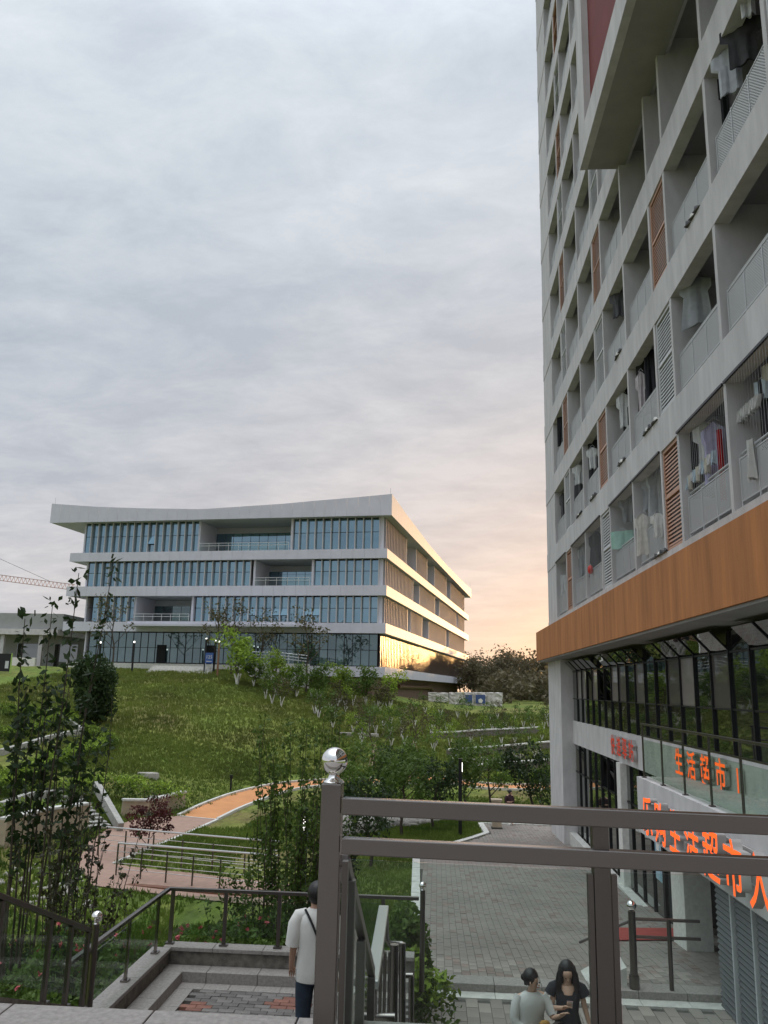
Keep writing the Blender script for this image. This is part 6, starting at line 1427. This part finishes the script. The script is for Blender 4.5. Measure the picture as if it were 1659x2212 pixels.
def face(t, c, fwd, r, hairm, skinm=None):
    """eyes, nose, mouth and ears set on the head; c = head centre, fwd = gaze"""
    f = Vector(fwd).normalized(); s = f.cross(Vector((0, 0, 1))).normalized(); u = s.cross(f); c = Vector(c)
    mb = MB()
    for k in (-1, 1): mb.sphere(c+f*r*0.86+s*k*r*0.36+u*r*0.02, r*0.11, 8, 6)
    build(mb, 'eyes', M_hair, t, smooth=True)
    mb = MB(); mb.sphere(c+f*r*1.00-u*r*0.22, r*0.15, 8, 6, (1, 1, 1.3)); build(mb, 'nose', skinm or M_skin, t, smooth=True)
    mb = MB(); mb.sphere(c+f*r*0.86-u*r*0.58, r*0.17, 8, 6, (1.0, 1.0, 0.4)); build(mb, 'mouth', mat('lips', (0.40,0.14,0.12), 0.5), t, smooth=True)
    mb = MB()
    for k in (-1, 1): mb.sphere(c+s*k*r*0.92-u*r*0.1, r*0.2, 8, 6, (0.6, 0.8, 1.2)); 
    build(mb, 'ears', skinm or M_skin, t, smooth=True)
    return f, s, u, c
def person(label, loc, rz, J, sc=1.0):
    t = thing('person', label, 'person', loc, rz); t.scale = (sc,)*3; return t
def stand_joints(**kw):
    J = dict(pelvis=(0,0,0.95,0.135), waist=(0,0,1.10,0.115), chest=(0,0.0,1.33,0.135), neck=(0,0.01,1.47,0.055), head0=(0,0.015,1.52,0.058), head1=(0,0.03,1.60,0.088), head2=(0,0.02,1.68,0.075))
    for s, k in (('L', -1), ('R', 1)):
        J['sh'+s] = (k*0.175,0,1.40,0.055); J['el'+s] = (k*0.22,-0.01,1.12,0.042); J['wr'+s] = (k*0.22,0.06,0.88,0.028); J['pa'+s] = (k*0.22,0.08,0.80,0.026)
        J['hip'+s] = (k*0.09,0,0.88,0.09); J['kn'+s] = (k*0.10,0.01,0.48,0.062); J['an'+s] = (k*0.10,0,0.09,0.042); J['to'+s] = (k*0.11,0.16,0.04,0.035)
    J.update(kw); return J
# man in white T-shirt, seen from behind, facing away
J = stand_joints(wrL=(-0.24,0.10,0.90,0.028), paL=(-0.23,0.15,0.84,0.026), wrR=(0.20,0.20,0.98,0.028), paR=(0.16,0.26,1.0,0.026))
man = person('man in white T-shirt and dark jeans with a crossbody strap, seen from behind', (-1.28, 9.40, ZL), 0.15, J, 1.03)
link('body', body_mesh(J, M_skin), man)
M_tee = mat('white_cotton', (0.66,0.65,0.61), 0.9, bump=0.9, bscale=7, stretch=(1,1,0.5), var=0.05, vscale=6); M_jean = mat('dark_jeans', (0.025,0.038,0.060), 0.9, var=0.3, vscale=7, bump=0.2, bscale=30)
mb = MB(); mb.loft([((0,0,0.80), 0.190,0.145,0), ((0.01,0,0.83), 0.202,0.150,0), ((-0.005,0,0.90), 0.186,0.142,0), ((0.01,0,1.0), 0.192,0.140,0), ((0,0,1.08), 0.180,0.136,0), ((0,0,1.18), 0.184,0.132,0), ((0,0.0,1.32), 0.198,0.136,0), ((0,0,1.41), 0.188,0.112,0), ((0,0.005,1.455), 0.12,0.085,0), ((0,0.01,1.485), 0.072,0.070,0)], cap=False)
for k in (-1, 1): limb_tube(mb, [(k*0.09,0,1.43), (k*0.17,0,1.405), (k*0.20,0,1.33), (k*0.222,-0.005,1.19), (k*0.228,0.0,1.13)], [0.055,0.075,0.088,0.080,0.082])
build(mb, 't_shirt', M_tee, man, smooth=True)
mb = MB(); mb.loft([((0,0,0.78), 0.175,0.130,0), ((0,0,0.90), 0.178,0.135,0), ((0,0,0.98), 0.160,0.12,0)])
for k in (-1, 1): limb_tube(mb, [(k*0.085,0,0.90), (k*0.095,0,0.70), (k*0.10,0.01,0.48), (k*0.10,0,0.25), (k*0.10,0,0.06)], [0.105,0.095,0.078,0.075,0.085])
build(mb, 'jeans', M_jean, man, smooth=True)
mb = MB(); mb.sphere((0,0.015,1.625), 0.103, 18, 12, (0.96,1.08,1.15)); build(mb, 'hair', M_hair, man, smooth=True)
J0 = [(0.12,-0.05,1.47), (0.02,-0.155,1.40), (-0.10,-0.165,1.22), (-0.19,-0.16,1.03), (-0.23,-0.08,0.90)]
J0 = [(-x, y, z) for x, y, z in J0]; J0 = [(-0.115,-0.04,1.475), (-0.06,-0.135,1.40), (0.03,-0.16,1.22), (0.12,-0.165,1.02), (0.17,-0.15,0.90)]
build(MB().tube(J0, 0.013, 6), 'bag_strap', M_black, man, smooth=True)
mb = MB(); mb.loft([((0.19,-0.13,0.72), 0.05,0.04,0), ((0.19,-0.13,0.76), 0.075,0.05,0), ((0.18,-0.13,0.86), 0.065,0.045,0), ((0.17,-0.14,0.92), 0.02,0.02,0)]); build(mb, 'shoulder_bag', mat('tan_bag', (0.42,0.31,0.22), 0.8), man, smooth=True)
face(man, (0,0.03,1.60), (0,1,-0.1), 0.09, M_hair)
mb = MB()
for k in (-1, 1): mb.loft([((k*0.105,0.06,-0.0), 0.05,0.145,0), ((k*0.105,0.06,0.05), 0.05,0.14,0), ((k*0.105,0.02,0.10), 0.04,0.075,0)])
build(mb, 'shoes', M_white, man, smooth=True)
# long haired woman in black dress looking at a phone
wp = at_y(1216, 2120, 11.0, -5.17); wz = -5.17
J = stand_joints(shR=(0.16,0,1.39,0.048), shL=(-0.16,0,1.39,0.048), head0=(0.0,-0.03,1.50,0.052), head1=(0.0,-0.055,1.56,0.080), head2=(0,-0.05,1.63,0.072), neck=(0,-0.01,1.45,0.045), elL=(-0.215,-0.03,1.14,0.038), wrL=(-0.08,-0.25,1.22,0.026), paL=(-0.04,-0.29,1.25,0.024), elR=(0.225,0.0,1.13,0.036), wrR=(0.29,-0.03,0.90,0.026), paR=(0.31,-0.04,0.82,0.024), toL=(-0.1,-0.15,0.04,0.03), toR=(0.1,-0.15,0.04,0.03), chest=(0,0,1.31,0.115), waist=(0,0,1.10,0.095), pelvis=(0,0,0.95,0.125))
wo = person('woman with long black hair in a black dress looking down at her phone', (1.67, 11.50, -5.0), -0.05, J, 0.97)
link('body', body_mesh(J, mat('pale_skin', (0.58,0.36,0.26), 0.55)), wo)
M_blk = mat('black_dress', (0.017,0.018,0.024), 0.85, bump=0.3, bscale=9)
mb = MB(); mb.loft([((0,0,0.52), 0.24,0.19,0), ((0,0,0.70), 0.215,0.17,0), ((0,0,0.92), 0.185,0.145,0), ((0,0,1.10), 0.135,0.11,0), ((0,-0.01,1.27), 0.160,0.128,0), ((0,0,1.36), 0.170,0.105,0), ((0,0.02,1.42), 0.15,0.055,0)], cap=False)
for k in (-1, 1): limb_tube(mb, [(k*0.12,0,1.415), (k*0.18,0,1.385), (k*0.225,-0.005,1.30)], [0.058,0.068,0.078])
build(mb, 'dress', M_blk, wo, smooth=True)
build(MB().loft([((0,-0.085,1.33), 0.062,0.045,0), ((0,-0.06,1.38), 0.085,0.055,0), ((0,-0.035,1.425), 0.09,0.055,0)]), 'neckline', mat('pale_skin', (0.58,0.36,0.26)), wo, smooth=True)
mb = MB(); c = Vector((0,-0.01,1.585)); mb.sphere(c+Vector((0,0.012,0.022)), 0.105, 20, 14, (0.98,1.0,1.08))
for k in (-1, 1): mb.tube([c+Vector((k*0.055,-0.045,0.06)), c+Vector((k*0.100,-0.035,-0.03)), c+Vector((k*0.115,-0.04,-0.16)), c+Vector((k*0.10,-0.06,-0.27))], [0.03,0.038,0.045,0.012], 8)
mb.tube([c+Vector((0,0.06,0.0)), c+Vector((0,0.09,-0.15)), c+Vector((0,0.10,-0.32)), c+Vector((0,0.10,-0.42))], [0.085,0.095,0.10,0.04], 12)
rh = random.Random(3)
for _ in range(60):
    a = rh.uniform(-1.0, 1.0)*2.3+pi/2; rr1 = 0.100+rh.uniform(0, .012); l_ = rh.uniform(0.26, 0.44)
    mb.tube([c+Vector((cos(a)*rr1*0.9, sin(a)*rr1*0.9+0.01, 0.06)), c+Vector((cos(a)*rr1*1.12, sin(a)*rr1*1.1, -0.06)), c+Vector((cos(a)*rr1*1.2+rh.uniform(-.02,.02), sin(a)*rr1*1.2, -l_*0.6)), c+Vector((cos(a)*rr1*1.1+rh.uniform(-.03,.03), sin(a)*rr1*1.1+0.01, -l_))], [0.008, 0.011, 0.009, 0.002], 5)
build(mb, 'hair', M_hair, wo, smooth=True)
face(wo, (0.0,-0.045,1.555), (0.05,-1,-0.55), 0.082, M_hair, MATS['pale_skin'])
build(MB().obox((-0.005,-0.315,1.285), (0.075,0.012,0.14), Matrix.Rotation(0.7, 3, 'X')), 'phone', M_chrome, wo)
# seated or leaning woman in pale blouse, hair in a bun, looking right
sp_ = at_y(1140, 2150, 10.7, -5.17)
J = stand_joints(pelvis=(0,0.02,0.82,0.13), waist=(0,0,0.97,0.11), chest=(0.01,-0.03,1.18,0.125), neck=(0.01,-0.05,1.31,0.048), head0=(0.015,-0.065,1.36,0.054), head1=(0.02,-0.08,1.44,0.083), head2=(0.02,-0.07,1.52,0.073),
    shL=(-0.165,-0.02,1.25,0.05), shR=(0.17,-0.04,1.25,0.05), elL=(-0.22,-0.05,0.97,0.04), wrL=(-0.0,-0.20,0.88,0.028), paL=(0.07,-0.22,0.89,0.025), elR=(0.25,-0.13,1.02,0.038), wrR=(0.28,-0.30,1.10,0.026), paR=(0.31,-0.34,1.14,0.024),
    hipL=(-0.09,0,0.76,0.09), hipR=(0.09,0,0.76,0.09), knL=(-0.10,-0.22,0.45,0.06), knR=(0.12,-0.22,0.45,0.06), anL=(-0.10,0,0.09,0.04), anR=(0.10,0,0.09,0.04), toL=(-0.1,-0.15,0.04,0.03), toR=(0.1,-0.15,0.04,0.03))
w2 = person('dark haired woman in a pale blouse bending slightly, looking towards the phone', (1.19, 11.45, -5.0), 0.25, J, 1.0)
link('body', body_mesh(J, MATS['pale_skin']), w2)
M_bl = mat('pale_blouse', (0.60,0.59,0.57), 0.85, bump=0.4, bscale=8, var=0.06, vscale=5)
mb = MB(); mb.loft([((0,0.02,0.74), 0.185,0.14,0), ((0,0.01,0.90), 0.175,0.135,0), ((0.0,-0.01,1.05), 0.180,0.135,0), ((0.01,-0.03,1.19), 0.195,0.135,0), ((0.01,-0.035,1.27), 0.165,0.10,0), ((0.01,-0.045,1.315), 0.07,0.062,0)], cap=False)
limb_tube(mb, [(-0.14,-0.02,1.26), (-0.19,-0.03,1.17), (-0.22,-0.05,1.04), (-0.21,-0.07,0.96), (-0.12,-0.13,0.915)], [0.06,0.064,0.060,0.058,0.046]); limb_tube(mb, [(0.15,-0.04,1.26), (0.21,-0.07,1.17), (0.25,-0.12,1.06)], [0.06,0.062,0.058])
build(mb, 'blouse', M_bl, w2, smooth=True)
mb = MB(); mb.loft([((0,0.02,0.70), 0.16,0.13,0), ((0,0.02,0.84), 0.165,0.13,0)])
for k in (-1, 1): limb_tube(mb, [(k*0.09,0,0.78), (k*0.11,-0.20,0.46), (k*0.10,0,0.12)], [0.10,0.085,0.07])
build(mb, 'trousers', mat('beige_trousers', (0.40,0.36,0.29), 0.9), w2, smooth=True)
mb = MB(); c = Vector((0.0,-0.045,1.475)); mb.sphere(c, 0.098, 18, 12, (1.0,1.02,1.08)); mb.sphere(c+Vector((-0.06,0.07,-0.02)), 0.045, 12, 8); mb.tube([c+Vector((-0.05,0.0,-0.02)), c+Vector((-0.07,-0.01,-0.09))], [0.05,0.02], 8); build(mb, 'hair', M_hair, w2, smooth=True)
face(w2, (0.02,-0.08,1.435), (0.75,-0.8,-0.15), 0.084, M_hair, MATS['pale_skin'])
mb = MB(); mb.loft([((0.14,-0.27,0.80), 0.10,0.05,0.4), ((0.14,-0.27,0.90), 0.14,0.06,0.4), ((0.20,-0.28,0.98), 0.12,0.05,0.4), ((0.26,-0.28,1.03), 0.05,0.03,0.4)]); build(mb, 'dark_bag', mat('brown_bag', (0.035,0.025,0.022), 0.8), w2, smooth=True)
mb = MB(); mb.sphere((0.10,-0.24,1.00), 0.06, 12, 8, (1.2,0.6,0.8)); build(mb, 'mustard_pouch', mat('mustard', (0.45,0.24,0.06), 0.7), w2, smooth=True)
# girl walking far away at the end of the court
gp_ = on_z(1101, 1779, -6.42); gz_ = zp(float(gp_[1]))+0.02
J = stand_joints(head0=(0.02,-0.04,1.50,0.055), head1=(0.04,-0.07,1.56,0.085), head2=(0.03,-0.05,1.63,0.08), wrL=(-0.05,-0.24,1.12,0.028), paL=(0.0,-0.27,1.16,0.025), knL=(-0.10,-0.04,0.50,0.06), toL=(-0.1,-0.15,0.04,0.03), toR=(0.1,-0.15,0.04,0.03), knR=(0.14,0.06,0.48,0.058), anR=(0.20,0.12,0.09,0.04))
girl = person('girl in dark maroon top and short skirt at the far end of the court', (float(gp_[0]), float(gp_[1]), gz_), 0.5, J, 0.98)
link('body', body_mesh(J, M_skin), girl)
mb = MB(); mb.loft([((0,0,0.98), 0.19,0.14,0), ((0,0,1.2), 0.18,0.13,0), ((0,0,1.35), 0.19,0.13,0), ((0,0,1.46), 0.08,0.07,0)])
for k in (-1, 1): limb_tube(mb, [(k*0.14,0,1.40), (k*0.21,0,1.28), (k*0.225,-0.01,1.13), (k*0.19,-0.06,1.10)], [0.07,0.075,0.06,0.055])
build(mb, 'jacket', mat('maroon_jacket', (0.045,0.018,0.026), 0.9), girl, smooth=True)
build(MB().loft([((0,0,0.70), 0.22,0.17,0), ((0,0,0.99), 0.16,0.13,0)]), 'skirt', M_blk, girl, smooth=True)
mb = MB(); mb.sphere((0.03,-0.02,1.60), 0.108, 16, 10, (1,1,1.05)); mb.sphere((-0.0,0.09,1.62), 0.055, 10, 8); build(mb, 'hair', M_hair, girl, smooth=True)
face(girl, (0.04,-0.07,1.56), (0.1,-1,-0.5), 0.085, M_hair)
mb = MB()
for a in (('anL'), ('anR')): p = J[a]; mb.loft([((p[0],p[1]-0.05,0.0), 0.05,0.13,0), ((p[0],p[1]-0.05,0.06), 0.05,0.12,0), ((p[0],p[1],0.13), 0.045,0.06,0)])
build(mb, 'shoes', M_white, girl, smooth=True)
